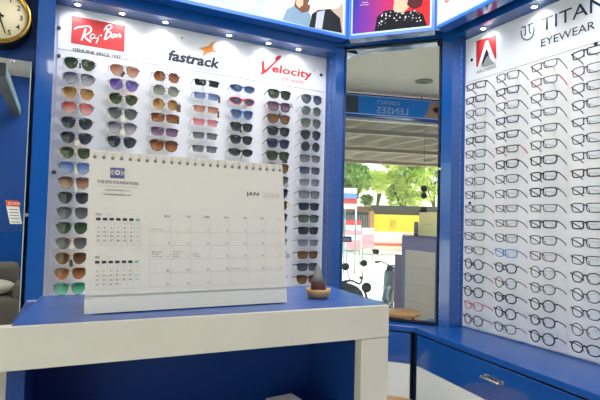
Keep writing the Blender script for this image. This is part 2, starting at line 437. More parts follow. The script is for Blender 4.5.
ORD = ['top', 'second', 'third', 'fourth', 'fifth', 'sixth', 'seventh', 'eighth', 'ninth', 'tenth', 'eleventh', 'twelfth', 'thirteenth', 'fourteenth', 'fifteenth', 'sixteenth', 'seventeenth', 'bottom']
COLN = ['leftmost', 'second', 'third', 'fourth', 'fifth', 'sixth', 'seventh']
T = {
 'green': tint('lens_green', (31, 45, 32), (68, 84, 58)), 'lilac-grey': tint('lens_lilac_grey', (60, 59, 76), (164, 161, 173)),
 'golden brown': tint('lens_golden', (91, 62, 31), (178, 142, 94)), 'pinkish red': tint('lens_red', (148, 56, 53), (203, 156, 149)),
 'dark grey': tint('lens_dark_grey', (32, 35, 41), (60, 63, 70)), 'blue': tint('lens_blue', (54, 78, 133), (132, 152, 189)),
 'brown': tint('lens_brown', (76, 45, 29), (168, 132, 107)), 'grey': tint('lens_grey', (57, 59, 62), (100, 102, 104)),
 'deep brown': tint('lens_deep_brown', (54, 37, 25), (100, 72, 45)), 'orange-brown': tint('lens_orange_brown', (76, 39, 22), (164, 107, 67)),
 'mirrored green': tint('lens_mirror_green', (29, 96, 74), (109, 189, 159)), 'rosy brown': tint('lens_rosy', (130, 74, 56), (194, 152, 134)),
 'purple': tint('lens_purple', (56, 37, 111), (126, 105, 174)), 'pale green': tint('lens_pale_green', (72, 79, 71), (147, 154, 142)),
 'plum': tint('lens_plum', (59, 39, 65), (134, 110, 137)), 'black': tint('lens_black', (20, 22, 26), (43, 45, 50)),
 'pink': tint('lens_pink', (164, 79, 94), (208, 154, 162)), 'smoke': tint('lens_smoke', (62, 63, 72), (126, 127, 137)),
 'steel blue': tint('lens_steel_blue', (44, 51, 71), (89, 97, 119)), 'grey-green': tint('lens_grey_green', (56, 68, 63), (102, 114, 107)),
 'navy': tint('lens_navy', (26, 31, 50), (55, 60, 84)), 'pale grey': tint('lens_pale_grey', (82, 88, 99), (134, 139, 149)),
 'tawny': tint('lens_tawny', (76, 53, 32), (131, 94, 58)),
}
FM = {'gun': GUN, 'gold': GOLD, 'black': BLACK, 'brown': mat('tortoise_plastic', (70, 44, 32), .3, noise=.4, nscale=60), 'blue': mat('blue_plastic', (44, 110, 190), .3),
      'red': mat('red_plastic', (190, 40, 48), .3), 'burgundy': mat('burgundy_plastic', (84, 48, 52), .3), 'white': mat('white_plastic', (225, 225, 225), .3), 'navy': mat('navy_plastic', (34, 40, 72), .3),
      'yellow': mat('yellow_plastic', (226, 205, 70), .35), 'dgreen': mat('dark_green_plastic', (30, 42, 34), .3), 'silver': STEEL}
def S(style, lens, frame='gun', thick='wire', kind='full', temple=None, sc=1.0):
    return (style, kind, T[lens], FM[frame], FM[temple or frame], thick, (sc, 1, sc)), lens, style, frame
av = lambda l, f='gun': S('aviator', l, f)
SG = {
 0: [av('green'), av('lilac-grey'), av('golden brown', 'gold'), av('pinkish red'), av('dark grey'), av('dark grey'), av('green', 'gold'), av('blue'), av('brown'), av('dark grey'), av('grey'), av('green'), av('grey', 'gold'), av('deep brown', 'gold'), av('orange-brown', 'gold'), av('mirrored green')],
 1: [av('rosy brown'), av('purple'), av('green', 'gold'), av('grey'), av('lilac-grey'), av('dark grey')],
 2: [S('hexagonal', 'orange-brown', 'gun', 'wire', sc=1.0), S('hexagonal', 'pale green'), S('round', 'golden brown', 'gold'), S('rectangular', 'orange-brown', 'brown', 'slim'), S('rectangular', 'plum', 'gun'), S('navigator', 'orange-brown', 'brown', 'slim')],
 3: [S('slim', 'black', kind='rimless'), S('slim', 'blue', kind='rimless'), S('slim', 'rosy brown', kind='rimless'), S('slim', 'pink', kind='rimless'), S('slim', 'smoke', kind='rimless'), S('slim', 'smoke', 'black', kind='rimless')],
 4: [S('wraparound', 'steel blue', 'blue', 'plastic', sc=.95), S('wraparound', 'steel blue', 'red', 'plastic', sc=.95), S('wayfarer', 'steel blue', 'blue', 'heavy', temple='yellow', sc=.9), S('wayfarer', 'dark grey', 'black', 'heavy', temple='white', sc=.9), S('wayfarer', 'dark grey', 'black', 'heavy', sc=.9), S('wraparound', 'dark grey', 'black', 'heavy', sc=.93)],
 5: [S('wayfarer', 'green', 'dgreen', 'plastic'), S('wayfarer', 'plum', 'burgundy', 'heavy'), S('wayfarer', 'tawny', 'brown', 'plastic'), S('wayfarer', 'dark grey', 'black', 'plastic'), S('wayfarer', 'navy', 'navy', 'plastic'), S('wayfarer', 'green', 'dgreen', 'heavy'),
     S('wayfarer', 'tawny', 'brown', 'plastic'), S('wayfarer', 'grey-green', 'black', 'plastic'), S('wayfarer', 'navy', 'navy', 'plastic'), S('wayfarer', 'deep brown', 'brown', 'plastic'), S('wayfarer', 'green', 'black', 'plastic'), S('wayfarer', 'dark grey', 'black', 'plastic'), S('wayfarer', 'grey-green', 'dgreen', 'heavy'), S('wayfarer', 'tawny', 'black', 'plastic'), S('wayfarer', 'black', 'black', 'plastic'), S('wayfarer', 'dark grey', 'black', 'plastic')],
 6: [av('steel blue'), S('hexagonal', 'grey-green'), S('aviator', 'grey-green'), av('dark grey'), S('round', 'dark grey', 'black'), S('rectangular', 'smoke', 'gun'), S('rectangular', 'steel blue', 'gun'), S('rectangular', 'pale grey', 'silver'), S('rectangular', 'pale grey', 'gun', 'slim'),
     S('rectangular', 'navy', 'black', 'plastic', sc=.96), S('rectangular', 'grey-green', 'dgreen', 'plastic', sc=.96), S('rectangular', 'dark grey', 'black', 'plastic', sc=.96), S('slim', 'pale grey', 'gun', sc=1.0), S('rectangular', 'tawny', 'brown', 'plastic', sc=.96), S('rectangular', 'steel blue', 'black', 'plastic', sc=.96), S('wayfarer', 'tawny', 'black', 'plastic', sc=.96)],
}
TG = {(0, 0): ('dark', .002, -.010, .007, .024, .1), (0, 4): ('grey', .001, -.018, .010, .026, 0), (0, 5): ('cream', .004, -.022, .018, .022, .05), (0, 7): ('cream', .004, -.014, .009, .03, .1), (0, 8): ('cream', .006, -.02, .009, .03, .3), (0, 6): ('grey', 0, -.02, .008, .026, 0), (0, 13): ('dark', 0, -.02, .014, .028, .1),
      (0, 12): ('cream', .002, -.016, .016, .018, .1), (1, 0): ('dark', -.008, -.020, .012, .026, -.6), (1, 3): ('cream', 0, -.024, .018, .026, .1), (1, 4): ('cream', .002, -.022, .018, .024, .2),
      (2, 2): ('brown', .060, -.012, .020, .034, 0), (2, 3): ('dark', .060, -.006, .010, .034, 0), (3, 1): ('brown', .062, -.01, .012, .030, 0), (3, 2): ('brown', .060, -.018, .010, .032, 0),
      (4, 1): ('grey', .010, -.026, .022, .022, .7), (4, 2): ('grey', .008, -.028, .018, .018, .8), (4, 3): ('dark', -.012, -.020, .014, .026, .4), (4, 5): ('grey', -.002, -.024, .010, .022, -.4),
      (5, 1): ('grey', .064, .010, .016, .022, .4), (5, 2): ('dark', -.002, .014, .016, .024, .1), (5, 5): ('dark', .036, -.022, .030, .026, 0), (5, 7): ('grey', .050, -.022, .022, .020, .5), (5, 9): ('cream', .066, .004, .024, .020, -.6), (5, 13): ('grey', .066, -.004, .026, .020, .1), (5, 15): ('grey', .060, .02, .018, .022, .7)}
FN = {'gun': 'metal', 'gold': 'gold', 'silver': 'silver', 'dgreen': 'dark green'}
pegs = []
for c in range(7):
    for r, (spec, lens, style, frame) in enumerate(SG[c]):
        loc = Vector((.083+.2015*c-.0008*c*c*0, 2.41, 1.985-.0685*r))
        loc.x = (.070, .266, .464, .669, .866, 1.082, 1.285)[c]
        fn = FN.get(frame, frame); rim = fn+'-framed'
        row = 'bottom' if r == 15 else ORD[r]+(' from top' if r else '')
        if c == 5 and r > 5: where = f'beside the calendar, {row} in the sixth column on the left wall'
        else: where = f'{row} in the {COLN[c]} column on the left wall'
        lab = f'{rim} {style} sunglasses with {lens} lenses, {where}'
        if len(lab.split()) > 16: lab = f'{rim} {style} sunglasses with {lens} lenses, {row} in column {COLN[c]} on left wall'
        ws = lab.split()
        if len(ws) > 16: lab = f'{rim} {style} sunglasses, {lens} lenses, {row}, {COLN[c]} column, left wall'
        spec = spec[:6]+((spec[6][0]*1.03, 1, spec[6][2]*1.12),)
        glasses('sunglasses', loc, random.uniform(-.02, .02), spec, lab, 'sunglasses', 'sunglasses on the left display board', TG.get((c, r)))
        pegs.append((loc, 0))
CLEARP = mat('clear_peg', (225, 228, 232), .15)
for loc, _ in pegs:
    z = loc.z+.004
    under(MB().box((loc.x-.003, 2.4145, z-.0015), (loc.x+.003, 2.4905, z+.0025), CLEARP), 'nose_rest', lb)

pegs = []
OF = {'black': BLACK, 'gun': GUN, 'brown': FM['brown'], 'red': FM['red'], 'blue': FM['blue'], 'navy': FM['navy'], 'burgundy': FM['burgundy'], 'wire': GUN}
rnd = random.Random(3)
CR = ['far', 'second', 'third', 'nearest']
for c in range(4):
    for r in range(18):
        if r < 11: style = rnd.choice(['slim', 'slim', 'rectangular']); thick = rnd.choice(['slim', 'slim', 'plastic'])
        elif r < 13: style = 'rectangular'; thick = 'slim'
        else: style = 'round' if (r+c) % 2 else 'oval'; thick = rnd.choice(['slim', 'plastic'])
        fr = 'black' if rnd.random() < .8 else rnd.choice(['navy', 'burgundy', 'gun']); tp = fr
        if (c, r) == (0, 16): fr = tp = 'red'
        if (c, r) == (1, 12): fr = tp = 'blue'
        if (c, r) == (0, 2): tp = 'blue'
        if (c, r) in ((2, 1), (1, 5), (1, 14)): tp = 'red'
        if (c, r) in ((1, 4), (1, 15), (2, 13)): tp = 'navy'
        if (c, r) == (3, 7): fr = tp = 'brown'
        loc = Vector((1.91, 1.795-.195*c, 2.010-.0708*r))
        row = 'bottom' if r == 17 else ORD[r]+(' from top' if r else '')
        colr = {'gun': 'grey'}.get(fr, fr)
        shp = {'slim': 'slim rectangular'}.get(style, style)
        extra = f' {tp}-armed' if tp != fr else ''
        lab = f'{colr}{extra} {shp} spectacles, {row} in the {CR[c]} column on the right wall' if c != 0 else f'{colr}{extra} {shp} spectacles, {row} in the farthest column on the right wall'
        if c in (1, 2): lab = lab.replace(f'the {CR[c]} column', f'the {CR[c]} column from the mirror') if len(lab.split()) <= 13 else lab
        glasses('spectacles', loc, -PI/2+random.uniform(-.03, .03), (style, 'full', DEMO, OF[fr], OF[tp], thick, (1.0, 1, 1.02)), lab, 'spectacles', 'optical frames on the right display board')
        pegs.append(loc)
for loc in pegs:
    under(MB().box((1.9145, loc.y-.003, loc.z+.0025), (1.9905, loc.y+.003, loc.z+.0065), CLEARP), 'nose_rest', rbd)

# ------------------------------------------------------------------ header light boxes above
HB, HT = 2.322, 2.80
H0, H1, H2 = Vector((-.9, 2.30, 0)), Vector((1.436, 2.285, 0)), Vector((1.765, 1.935, 0))
H3 = Vector((1.72, -.4, 0))
def light_box(name, A, B, label, face, pics, depth=.07, outn=None):
    d = (B-A).normalized(); n = Vector((d.y, -d.x, 0))       # towards the room
    L = (B-A).length; ax = (d, n, Z3)
    root = thing(name, (A+B)/2+Vector((0, 0, HB)), label, 'light box sign')
    b = MB(); b.box((0, -depth, HB), (L, 0, HT), BLUE, ax, A); under(b, 'casing', root)
    f = MB()
    for a, c in (((0, .0, HB), (L, .006, HB+.016)), ((0, 0, HT-.016), (L, .006, HT)), ((0, 0, HB+.016), (.016, .006, HT-.016)), ((L-.016, 0, HB+.016), (L, .006, HT-.016))): f.box(a, c, mat('bright_blue_edge', (40, 110, 210), .3), ax, A)
    for a, c in (((.016, 0, HB+.016), (L-.016, .005, HB+.026)), ((.016, 0, HT-.026), (L-.016, .005, HT-.016)), ((.016, 0, HB+.026), (.024, .005, HT-.026)), ((L-.024, 0, HB+.026), (L-.016, .005, HT-.026))): f.box(a, c, mat('pale_edge', (170, 200, 235), .3), ax, A)
    under(f, 'edge_frame', root)
    p = MB(); p.box((.024, 0, HB+.026), (L-.024, .003, HT-.026), face, ax, A); under(p, 'picture', root)
    if pics:
        def loc(px, py, k=0):
            q = on_plane(px, py, n, (A+n*(.0035+.0008*k)).dot(n)); return q
        pics(root, loc)
    return root
def lit(name, rgb, e=.12): return mat('lit_'+name, rgb, .7, spec=.2, emit=e)
LITW = lit('white', (222, 228, 232)); 
def grad_face(name, a, b, scale, axis=0, e=.5):
    m = bpy.data.materials.new(name); m.use_nodes = True; nt = m.node_tree; bs = nt.nodes['Principled BSDF']
    tc = nt.nodes.new('ShaderNodeTexCoord'); sp = nt.nodes.new('ShaderNodeSeparateXYZ'); rp_ = nt.nodes.new('ShaderNodeMapRange')
    nz = nt.nodes.new('ShaderNodeTexNoise'); nz.inputs['Scale'].default_value = 4
    rp_.inputs[1].default_value = -scale; rp_.inputs[2].default_value = scale
    nt.links.new(tc.outputs['Object'], sp.inputs[0]); ad = nt.nodes.new('ShaderNodeMath'); ad.operation = 'MULTIPLY_ADD'; ad.inputs[1].default_value = .12
    nt.links.new(tc.outputs['Object'], nz.inputs['Vector']); nt.links.new(nz.outputs['Fac'], ad.inputs[0]); nt.links.new(sp.outputs[axis], ad.inputs[2])
    nt.links.new(ad.outputs[0], rp_.inputs[0]); mx = nt.nodes.new('ShaderNodeMix'); mx.data_type = 'RGBA'
    mx.inputs[6].default_value = srgb(a); mx.inputs[7].default_value = srgb(b); nt.links.new(rp_.outputs[0], mx.inputs[0])
    nt.links.new(mx.outputs[2], bs.inputs['Base Color']); nt.links.new(mx.outputs[2], bs.inputs['Emission Color']); bs.inputs['Emission Strength'].default_value = e; bs.inputs['Roughness'].default_value = .7; bs.inputs['Specular IOR Level'].default_value = .2
    return m
def pics_left(root, loc):
    k = MB(); g = lambda pts, m, q=0: poly(k, pts, lambda p: loc(p[0], p[1], q), m)
    g([(150, -20), (178, -20), (262, 12.5), (266, -2), (266, -30), (262, 16)], lit('blue_grey', (160, 186, 212)))
    g([(205, 0), (225, -18), (263, -18), (263, 14), (236, 8)], lit('aqua', (176, 212, 228)), 1)
    g([(236, 2), (250, -12), (258, -6), (254, 8), (244, 9)], lit('white_patch', (222, 232, 236)), 2)
    under(k, 'picture_pattern', root)
    k = MB()
    g([(266, -20), (343, -20), (343, 34), (266, 17)], lit('pale_room', (204, 206, 204)))
    g([(328, 8), (343, 4), (343, 34), (330, 30)], lit('tan_wall', (184, 168, 150)), 1)
    g([(282, 20), (287, 9), (296, 5), (306, 8), (311, 16), (309, 27)], lit('denim', (120, 146, 172)), 2)
    g([(294, 6), (297, -6), (308, -10), (312, -2), (309, 11), (302, 13)], lit('brown_hair', (110, 78, 58)), 3)
    g([(297, -4), (304, -6), (303, 5), (299, 8), (296, 4)], lit('skin', (214, 174, 150)), 4)
    g([(309, 27), (312, 14), (318, 10), (330, 9), (340, 18), (342, 33)], lit('dark_suit', (34, 37, 44)), 3)
    g([(317, 12), (325, 10), (322, 29), (315, 28)], lit('grey_shirt', (176, 184, 196)), 4)
    g([(308, 4), (314, -8), (336, -12), (346, -4), (338, 8), (322, 9)], lit('painted_glare', (250, 250, 248), .8), 5)  # light glare on the sign, painted in as a glowing white patch
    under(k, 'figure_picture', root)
def pics_mid(root, loc):
    k = MB(); g = lambda pts, m, q=0: poly(k, pts, lambda p: loc(p[0], p[1], q), m)
    sk = lit('skin', (214, 174, 150))
    lace = mat('lace_print', (34, 34, 46), .7, spec=.2)
    nt = lace.node_tree; vo = nt.nodes.new('ShaderNodeTexVoronoi'); vo.inputs['Scale'].default_value = 70; cr = nt.nodes.new('ShaderNodeMapRange'); cr.inputs[1].default_value = .26; cr.inputs[2].default_value = .34
    tc = nt.nodes.new('ShaderNodeTexCoord'); nt.links.new(tc.outputs['Object'], vo.inputs['Vector']); nt.links.new(vo.outputs['Distance'], cr.inputs[0])
    mx = nt.nodes.new('ShaderNodeMix'); mx.data_type = 'RGBA'; mx.inputs[6].default_value = srgb((206, 200, 210)); mx.inputs[7].default_value = srgb((14, 15, 26)); nt.links.new(cr.outputs[0], mx.inputs[0])
    b = nt.nodes['Principled BSDF']; nt.links.new(mx.outputs[2], b.inputs['Base Color']); nt.links.new(mx.outputs[2], b.inputs['Emission Color']); b.inputs['Emission Strength'].default_value = .25
    g([(374, 35), (377, 17), (384, 11), (394, 9.5), (404, 12), (414, 10), (423, 14), (427, 26)], lit('black_cloth', (14, 15, 26)), 1)
    g([(378, 26), (380, 15.5), (386, 11), (394, 9.5), (404, 12), (414, 10), (420, 13), (423, 23), (404, 20), (388, 22)], lace, 2)
    g([(393, 10), (395, -4), (410, -6), (409, 7), (404, 12), (398, 12.5)], sk, 3)
    g([(394, 1), (394, -14), (400, -20), (410, -16), (411, -2), (403, 3)], sk, 4)
    g([(407, 5), (410, -14), (418, -16), (424, -4), (421, 6), (414, 9)], lit('auburn_hair', (76, 30, 38)), 5)
    under(k, 'figure_picture', root)
    k = MB(); d = (H2-H1).normalized(); put_text(k, 'Your Vision', loc(360, 6, 6), d, Z3, .05, .008, WHP); put_text(k, 'Clearer', loc(362, 3.4, 6), d, Z3, .035, .008, WHP); under(k, 'slogan', root)
def pics_right(root, loc):
    k = MB(); d = (H3-H2).normalized()
    put_text(k, 'Owl', loc(443.5, 4.5, 2), d, Z3, .12, .06, mat('lit_red', (210, 70, 50), .4, emit=.4), .3); under(k, 'red_lettering', root)
light_box('light_box_sign', H0, H1-Vector((.004, 0, 0)), 'long backlit sign with pale blurred people picture above the sunglasses board', LITW, pics_left)
light_box('light_box_sign', H1+(H2-H1).normalized()*.004, H2-(H2-H1).normalized()*.004, 'backlit sign with woman in black lace top above the corner mirror', grad_face('blue_to_red', (30, 52, 168), (200, 40, 48), .10, e=.12), pics_mid)
light_box('light_box_sign', H2, H3, 'white backlit sign with red lettering above the spectacle board', lit('warm_white', (228, 226, 222)), pics_right)
# pelmet behind the signs up to the ceiling
struct(MB().prism([(-1.6, 2.549), (-1.6, 2.385), (1.46, 2.37), (1.855, 1.96), (1.82, -.4), (2.049, -.4), (2.049, 2.549)], 2.401, ZC, BLUE_D).build('trim_4'))
struct(MB().prism([(-1.6, 2.549), (-1.6, 2.385), (1.46, 2.37), (1.875, 1.998), (1.90, 1.95), (2.049, 1.95), (2.049, 2.549)], 2.3205, 2.4005, BLUE).build('trim_5'))

# ------------------------------------------------------------------ soffit spots (small recessed downlights)
def spot(loc, where, n=(0, 0, -1)):
    root = thing('spotlight', loc, where, 'spotlight', 'small round downlights over the display boards')
    z = Vector(loc)
    under(MB().lathe([(.017, 0), (.017, -.003), (.013, -.004)], z, STEEL, 20), 'bezel', root)
    under(MB().lathe([(.0125, -.0042), (.009, -.0062)], z, mat('led_lens', (255, 255, 250), .3, emit=14), 20), 'led', root)
    li = bpy.data.lights.new('spot_beam', 'SPOT'); li.energy = SPOT_W; li.spot_size = math.radians(160); li.spot_blend = .8; li.shadow_soft_size = .02; li.color = (.92, .96, 1)
    o = bpy.data.objects.new('spot_beam', li); o.location = z+Vector((0, 0, -.012)); COL.objects.link(o)
SPOT_W = 1.1
SPX = [(on_plane(a_, b_, (0, 0, 1), LT).x, w_) for a_, b_, w_ in ((78, 2, 'leftmost'), (123, 10, 'second from left'), (167, 19, 'third from left'), (233, 31, 'fourth from left'), (272, 40, 'fifth from left'), (303, 46, 'rightmost'))]
for x, w in SPX: spot((x, 2.44, LT), f'small round downlight, {w} in the row above the sunglasses board')
for y, w in ((1.78, 'farthest'), (1.48, 'second farthest'), (1.15, 'third farthest'), (.8, 'nearest')):
    spot((1.95, y, RT_), f'small round downlight, {w} in the row above the spectacle board')
# reflected light on the jambs, put in as rows of faintly glowing diodes
GLINTM = mat('glint_dot', (110, 160, 240), .3, emit=.35)
def glint_strip(x, y, z0, z1, n, label, nx):
    root = thing('glint_strip', (x, y, z0), label, 'painted reflection')
    w = .005
    under(MB().box((x, y-w, z0), (x+nx[0]*.0012, y+w, z1), mat('glint_base_blue', (40, 96, 180), .5)) if nx[0] else MB().box((x-w, y, z0), (x+w, y+nx[1]*.0012, z1), mat('glint_base_blue', (40, 96, 180), .5)), 'glint_base', root)
    d = MB()
    for i in range(n):
        z = z0+(z1-z0)*(i+.5)/n
        if nx[0]: d.box((x+nx[0]*.0012, y-.003, z-.002), (x+nx[0]*.0022, y+.003, z+.002), GLINTM)
        else: d.box((x-.003, y+nx[1]*.0012, z-.002), (x+.003, y+nx[1]*.0022, z+.002), GLINTM)
    under(d, 'glints', root)

glint_strip(L1-.0002, 2.435, .8, 2.25, 34, 'strip of tiny painted light reflections up the jamb right of the sunglasses board', (-1, 0))
glint_strip(1.965, RY-.0002, .76, 2.28, 36, 'strip of tiny painted light reflections up the jamb left of the spectacle board', (0, -1))
# ------------------------------------------------------------------ corner mirror
def wall_frame(P, d, n): return (d, n, Z3), P
MA = Vector((1.480, 2.4215, 0)); ML = .568; dM = MD; nM = MN
mz0, mz1 = .752, 2.312
mr = thing('corner_mirror', MA+dM*ML/2+Vector((0, 0, mz0)), 'tall mirror set diagonally in the corner between the two boards', 'mirror')
axm = (dM, nM, Z3)
under(MB().box((.004, -.004, mz0+.004), (ML-.004, 0, mz1-.004), MIRROR, axm, MA), 'mirror_glass', mr)
f = MB()
for a, b in (((-.002, -.012, mz0-.006), (.004, .004, mz1+.004)), ((ML-.004, -.012, mz0-.006), (ML+.002, .004, mz1+.004)), ((.004, -.012, mz1-.004), (ML-.004, .004, mz1+.004)), ((.004, -.012, mz0-.006), (ML-.004, .004, mz0+.004))): f.box(a, b, BLACKM, axm, MA)
under(f, 'edge_trim', mr)
p = via_plane(435, 169, (0, 1, 0), 99) if False else on_plane(440, 169, nM, MA.dot(nM))
cl = MB().box((ML-.008, .004, p.z-.006), (ML+.016, .010, p.z+.006), STEEL, axm, MA); under(cl, 'clip', mr)

# ------------------------------------------------------------------ left wall: clock, mirror
lm = thing('wall_mirror', (-.36, 2.44, .35), 'mirror on the blue wall at the far left below the clock', 'mirror')
LX1 = -.126
under(MB().box((-.62, 2.43, .3), (LX1, 2.435, 1.965), MIRROR), 'mirror_glass', lm)
under(MB().box((LX1, 2.428, .3), (LX1+.004, 2.436, 1.965), mat('bevel_edge', (205, 215, 215), .2)), 'glass_edge', lm)
under(MB().box((-.62, 2.4355, .3), (LX1+.004, 2.549, 1.955), BLUE_D), 'backing', lm)
for (px, py) in ((12, 61), (27, 215)):
    q = on_plane(px, py, (0, 1, 0), 2.43)
    under(MB().box((q.x-.007, 2.424, q.z-.007), (q.x+.009, 2.4365, q.z+.008), STEEL), 'clip', lm, bevel=.002)
# payment card stuck on it
cdr = thing('payment_card', (-.19, 2.4285, 1.3), 'white card with an orange band taped on the far left mirror', 'card')
def cd(p, k=0): return on_plane(p[0], p[1], (0, 1, 0), 2.4270-.0006*k)
k = MB(); k.slab([cd(p) for p in ((6, 205), (19, 205.5), (22, 224), (10, 224))], Vector((0, .0015, 0)), mat('card_white', (226, 224, 216), .5)); under(k, 'card', cdr)
k = MB(); poly(k, [(5, 200), (19, 201), (20, 207), (6.5, 206)], lambda p: cd(p, 1), mat('card_orange', (206, 84, 48), .5)); under(k, 'orange_band', cdr)
k = MB(); put_text(k, 'SCAN', cd((8, 204.5), 2), XX, ZZ, .045, .010, WHP); under(k, 'heading', cdr)
k = MB()
for q in (209, 212, 215, 218, 221.5): poly(k, [(9+(q-209)*.13, q), (18+(q-209)*.13, q+.3), (18.1+(q-209)*.13, q+1), (9.1+(q-209)*.13, q+.7)], lambda p: cd(p, 1), INKG)
under(k, 'print_lines', cdr)

cc = on_plane(-1.5, 13, (0, 1, 0), 2.40)
CR_ = (on_plane(32.5, 14, (0, 1, 0), 2.40).x-cc.x)
clk = thing('wall_clock', (cc.x, 2.545, cc.z), 'round cream faced wall clock with brass rim at upper left', 'clock')
axc = (Vector((1, 0, 0)), Z3, Vector((0, -1, 0))); ctr = Vector((cc.x, 2.545, cc.z)); D = 2.545-2.40
under(MB().lathe([(CR_*.9, 0), (CR_*.97, .06), (CR_*.97, D-.02), (CR_*.85, D-.018)], ctr, BLACKM, 48, axc), 'case', clk)
under(MB().lathe([(CR_*.86, D-.018), (CR_*.86, D-.014)], ctr, CREAM, 48, axc), 'dial', clk)
rim = []
for i in range(64): a = 2*PI*i/64; rim.append(ctr+Vector((math.cos(a)*CR_*.92, -D+.010, math.sin(a)*CR_*.92)))
under(MB().tube(rim, CR_*.08, GOLD, 12, True), 'rim', clk)
k = MB()
for h in range(1, 13):
    a = PI/2-h*PI/6; R = CR_*.66; q = ctr+Vector((math.cos(a)*R, -(D-.0132), math.sin(a)*R-CR_*.09))
    put_text(k, str(h), q, XX, ZZ, None, CR_*.18, INK, 0, .02, 'c')
under(k, 'numerals', clk)
k = MB()
for i in range(60):
    a = 2*PI*i/60; r0 = CR_*(.80 if i % 5 else .78); A = ctr+Vector((math.cos(a)*r0, -(D-.0132), math.sin(a)*r0)); B = ctr+Vector((math.cos(a)*CR_*.83, -(D-.0132), math.sin(a)*CR_*.83))
    t = Vector((-math.sin(a), 0, math.cos(a)))*.0008; k.add([A-t, A+t, B+t, B-t], [(0, 1, 2, 3)], INK)
under(k, 'minute_marks', clk)
def hand(nm, ang, L, w, dy):
    d = Vector((math.cos(ang), 0, math.sin(ang))); t = Vector((-d.z, 0, d.x)); o = ctr+Vector((0, -(D-.0125+dy), 0))
    under(MB().slab([o-d*.02-t*w, o+d*L-t*w*.5, o+d*L+t*w*.5, o-d*.02+t*w], Vector((0, .001, 0)), BLACKM), nm, clk)
hand('minute_hand', math.radians(-71), CR_*.68, .004, .004); hand('hour_hand', math.radians(160), CR_*.45, .005, .002)
under(MB().lathe([(.010, D-.012), (.008, D-.002)], ctr, BLACKM, 16, axc), 'centre_cap', clk)

# ------------------------------------------------------------------ worktop and base cabinets at the right
WZ = .737
W1 = (1.725, 2.02); W2 = (1.635, .986); W3 = (1.555, 0.0); W0 = (1.46, 2.30)
wt = MB().prism([W3, (2.0, 0.0), (2.0, 1.93), (1.899, RY), (1.874, 1.985), (1.488, 2.402), (1.40, 2.402-.03), (1.40, 2.36), W0, W1], WZ-.028, WZ, mat('worktop_blue', (22, 80, 158), .22, noise=.05)).build('worktop', bevel=.003)
tag(wt, 'blue worktop running under the corner mirror and the spectacle board', 'worktop')
def cabinet(A, B, label, n_draw, handle):
    d = (B-A).normalized(); n = Vector((d.y, -d.x, 0)); L = (B-A).length; ax = (d, n, Z3)
    if n.dot(-A) < 0: n = -n; ax = (d, n, Z3)
    root = thing('base_cabinet', (A.x, A.y, 0), label, 'cabinet')
    A = A-n*.02
    under(MB().box((0, -.18, .06), (L, 0, WZ-.029), BLACKM, ax, A), 'body', root)
    dr = under(MB().box((.006, 0, .541), (L-.006, .016, WZ-.036), BLUE, ax, A), 'drawer', root, bevel=.002)
    under(MB().box((.006, 0, .08), (L-.006, .016, .538), WHITE2, ax, A), 'door', root, bevel=.002)
    if handle is not None:
        h = MB(); a = handle; z = .640
        P = A+d*a+Vector((0, 0, z))+n*.016
        h.tube(smooth_line([P-d*.05, P-d*.05+n*.02, P-d*.038+n*.026, P+d*.038+n*.026, P+d*.05+n*.02, P+d*.05], 4), .0055, STEEL, 8)
        h.box((a-.058, .016, z-.009), (a+.058, .0185, z+.009), STEEL, ax, A)
        mw = Matrix.Translation(root.location).inverted(); h.v = [mw @ v for v in h.v]
        h.build('handle', dr)
    return root
vW1, vW2, vW0, vW3 = [Vector((a[0], a[1], 0)) for a in (W1, W2, W0, W3)]
dd = (vW1-vW0).normalized()
cabinet(vW0, vW1-dd*.012, 'blue and white corner cabinet under the corner mirror', 1, None)
dr_ = (vW3-vW1).normalized()
hp = on_plane(492, 377, (1, 0, 0), 1.67)
cabinet(vW1+dr_*.016, vW2+dr_*.1, 'blue and white cabinet with steel drawer handle under the spectacle board', 1, abs(vW1.y-hp.y)-.016)
cabinet(vW2+dr_*.106, vW3, 'blue and white cabinet nearest the camera under the spectacle board', 1, .5)

# ------------------------------------------------------------------ display counter in front
TC = EYE-.14
rc = math.radians(-2.9)
co = Vector((.5, .652, 0)); cx = Vector((math.cos(rc), math.sin(rc), 0)); cy = Vector((-math.sin(rc), math.cos(rc), 0)); axk = (cx, cy, Z3)
ct = thing('display_counter', (.23, .78, 0), 'tall blue display counter with off-white marble front edge and open shelf', 'counter', rz=rc)
CL, CD_ = -.548, .238
TOPC = [(-.043, .686), (-.016, .912), (.520, .884), (.501, .655)]
b = MB(); b.prism(TOPC, TC-.004, TC, mat('counter_top_blue', (48, 88, 160), .25, noise=.03)); under(b, 'top', ct)
b = MB(); b.box((CL-.09, -.004, TC-.052), (0, .016, TC-.0005), MARBLE, axk, co); under(b, 'front_band', ct)
b = MB(); b.box((-.052, -.004, 0), (0, .016, TC-.0535), MARBLE, axk, co); under(b, 'front_post', ct, bevel=.001)
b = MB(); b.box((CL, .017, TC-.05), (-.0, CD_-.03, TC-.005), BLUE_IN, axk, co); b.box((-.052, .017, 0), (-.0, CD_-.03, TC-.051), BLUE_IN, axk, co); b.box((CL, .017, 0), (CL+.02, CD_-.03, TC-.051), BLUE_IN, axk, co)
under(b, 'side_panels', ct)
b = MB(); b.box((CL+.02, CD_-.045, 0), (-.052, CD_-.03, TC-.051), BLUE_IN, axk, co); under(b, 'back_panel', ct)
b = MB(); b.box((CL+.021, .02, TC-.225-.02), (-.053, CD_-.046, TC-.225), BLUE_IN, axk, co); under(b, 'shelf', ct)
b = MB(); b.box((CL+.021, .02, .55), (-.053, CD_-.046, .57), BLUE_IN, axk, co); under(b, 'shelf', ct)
PURP = mat('mauve_laminate', (138, 134, 166), .5)
b = MB(); b.box((CL, CD_-.029, 0), (0, CD_-.012, TC-.005), PURP, axk, co); under(b, 'rear_board', ct)
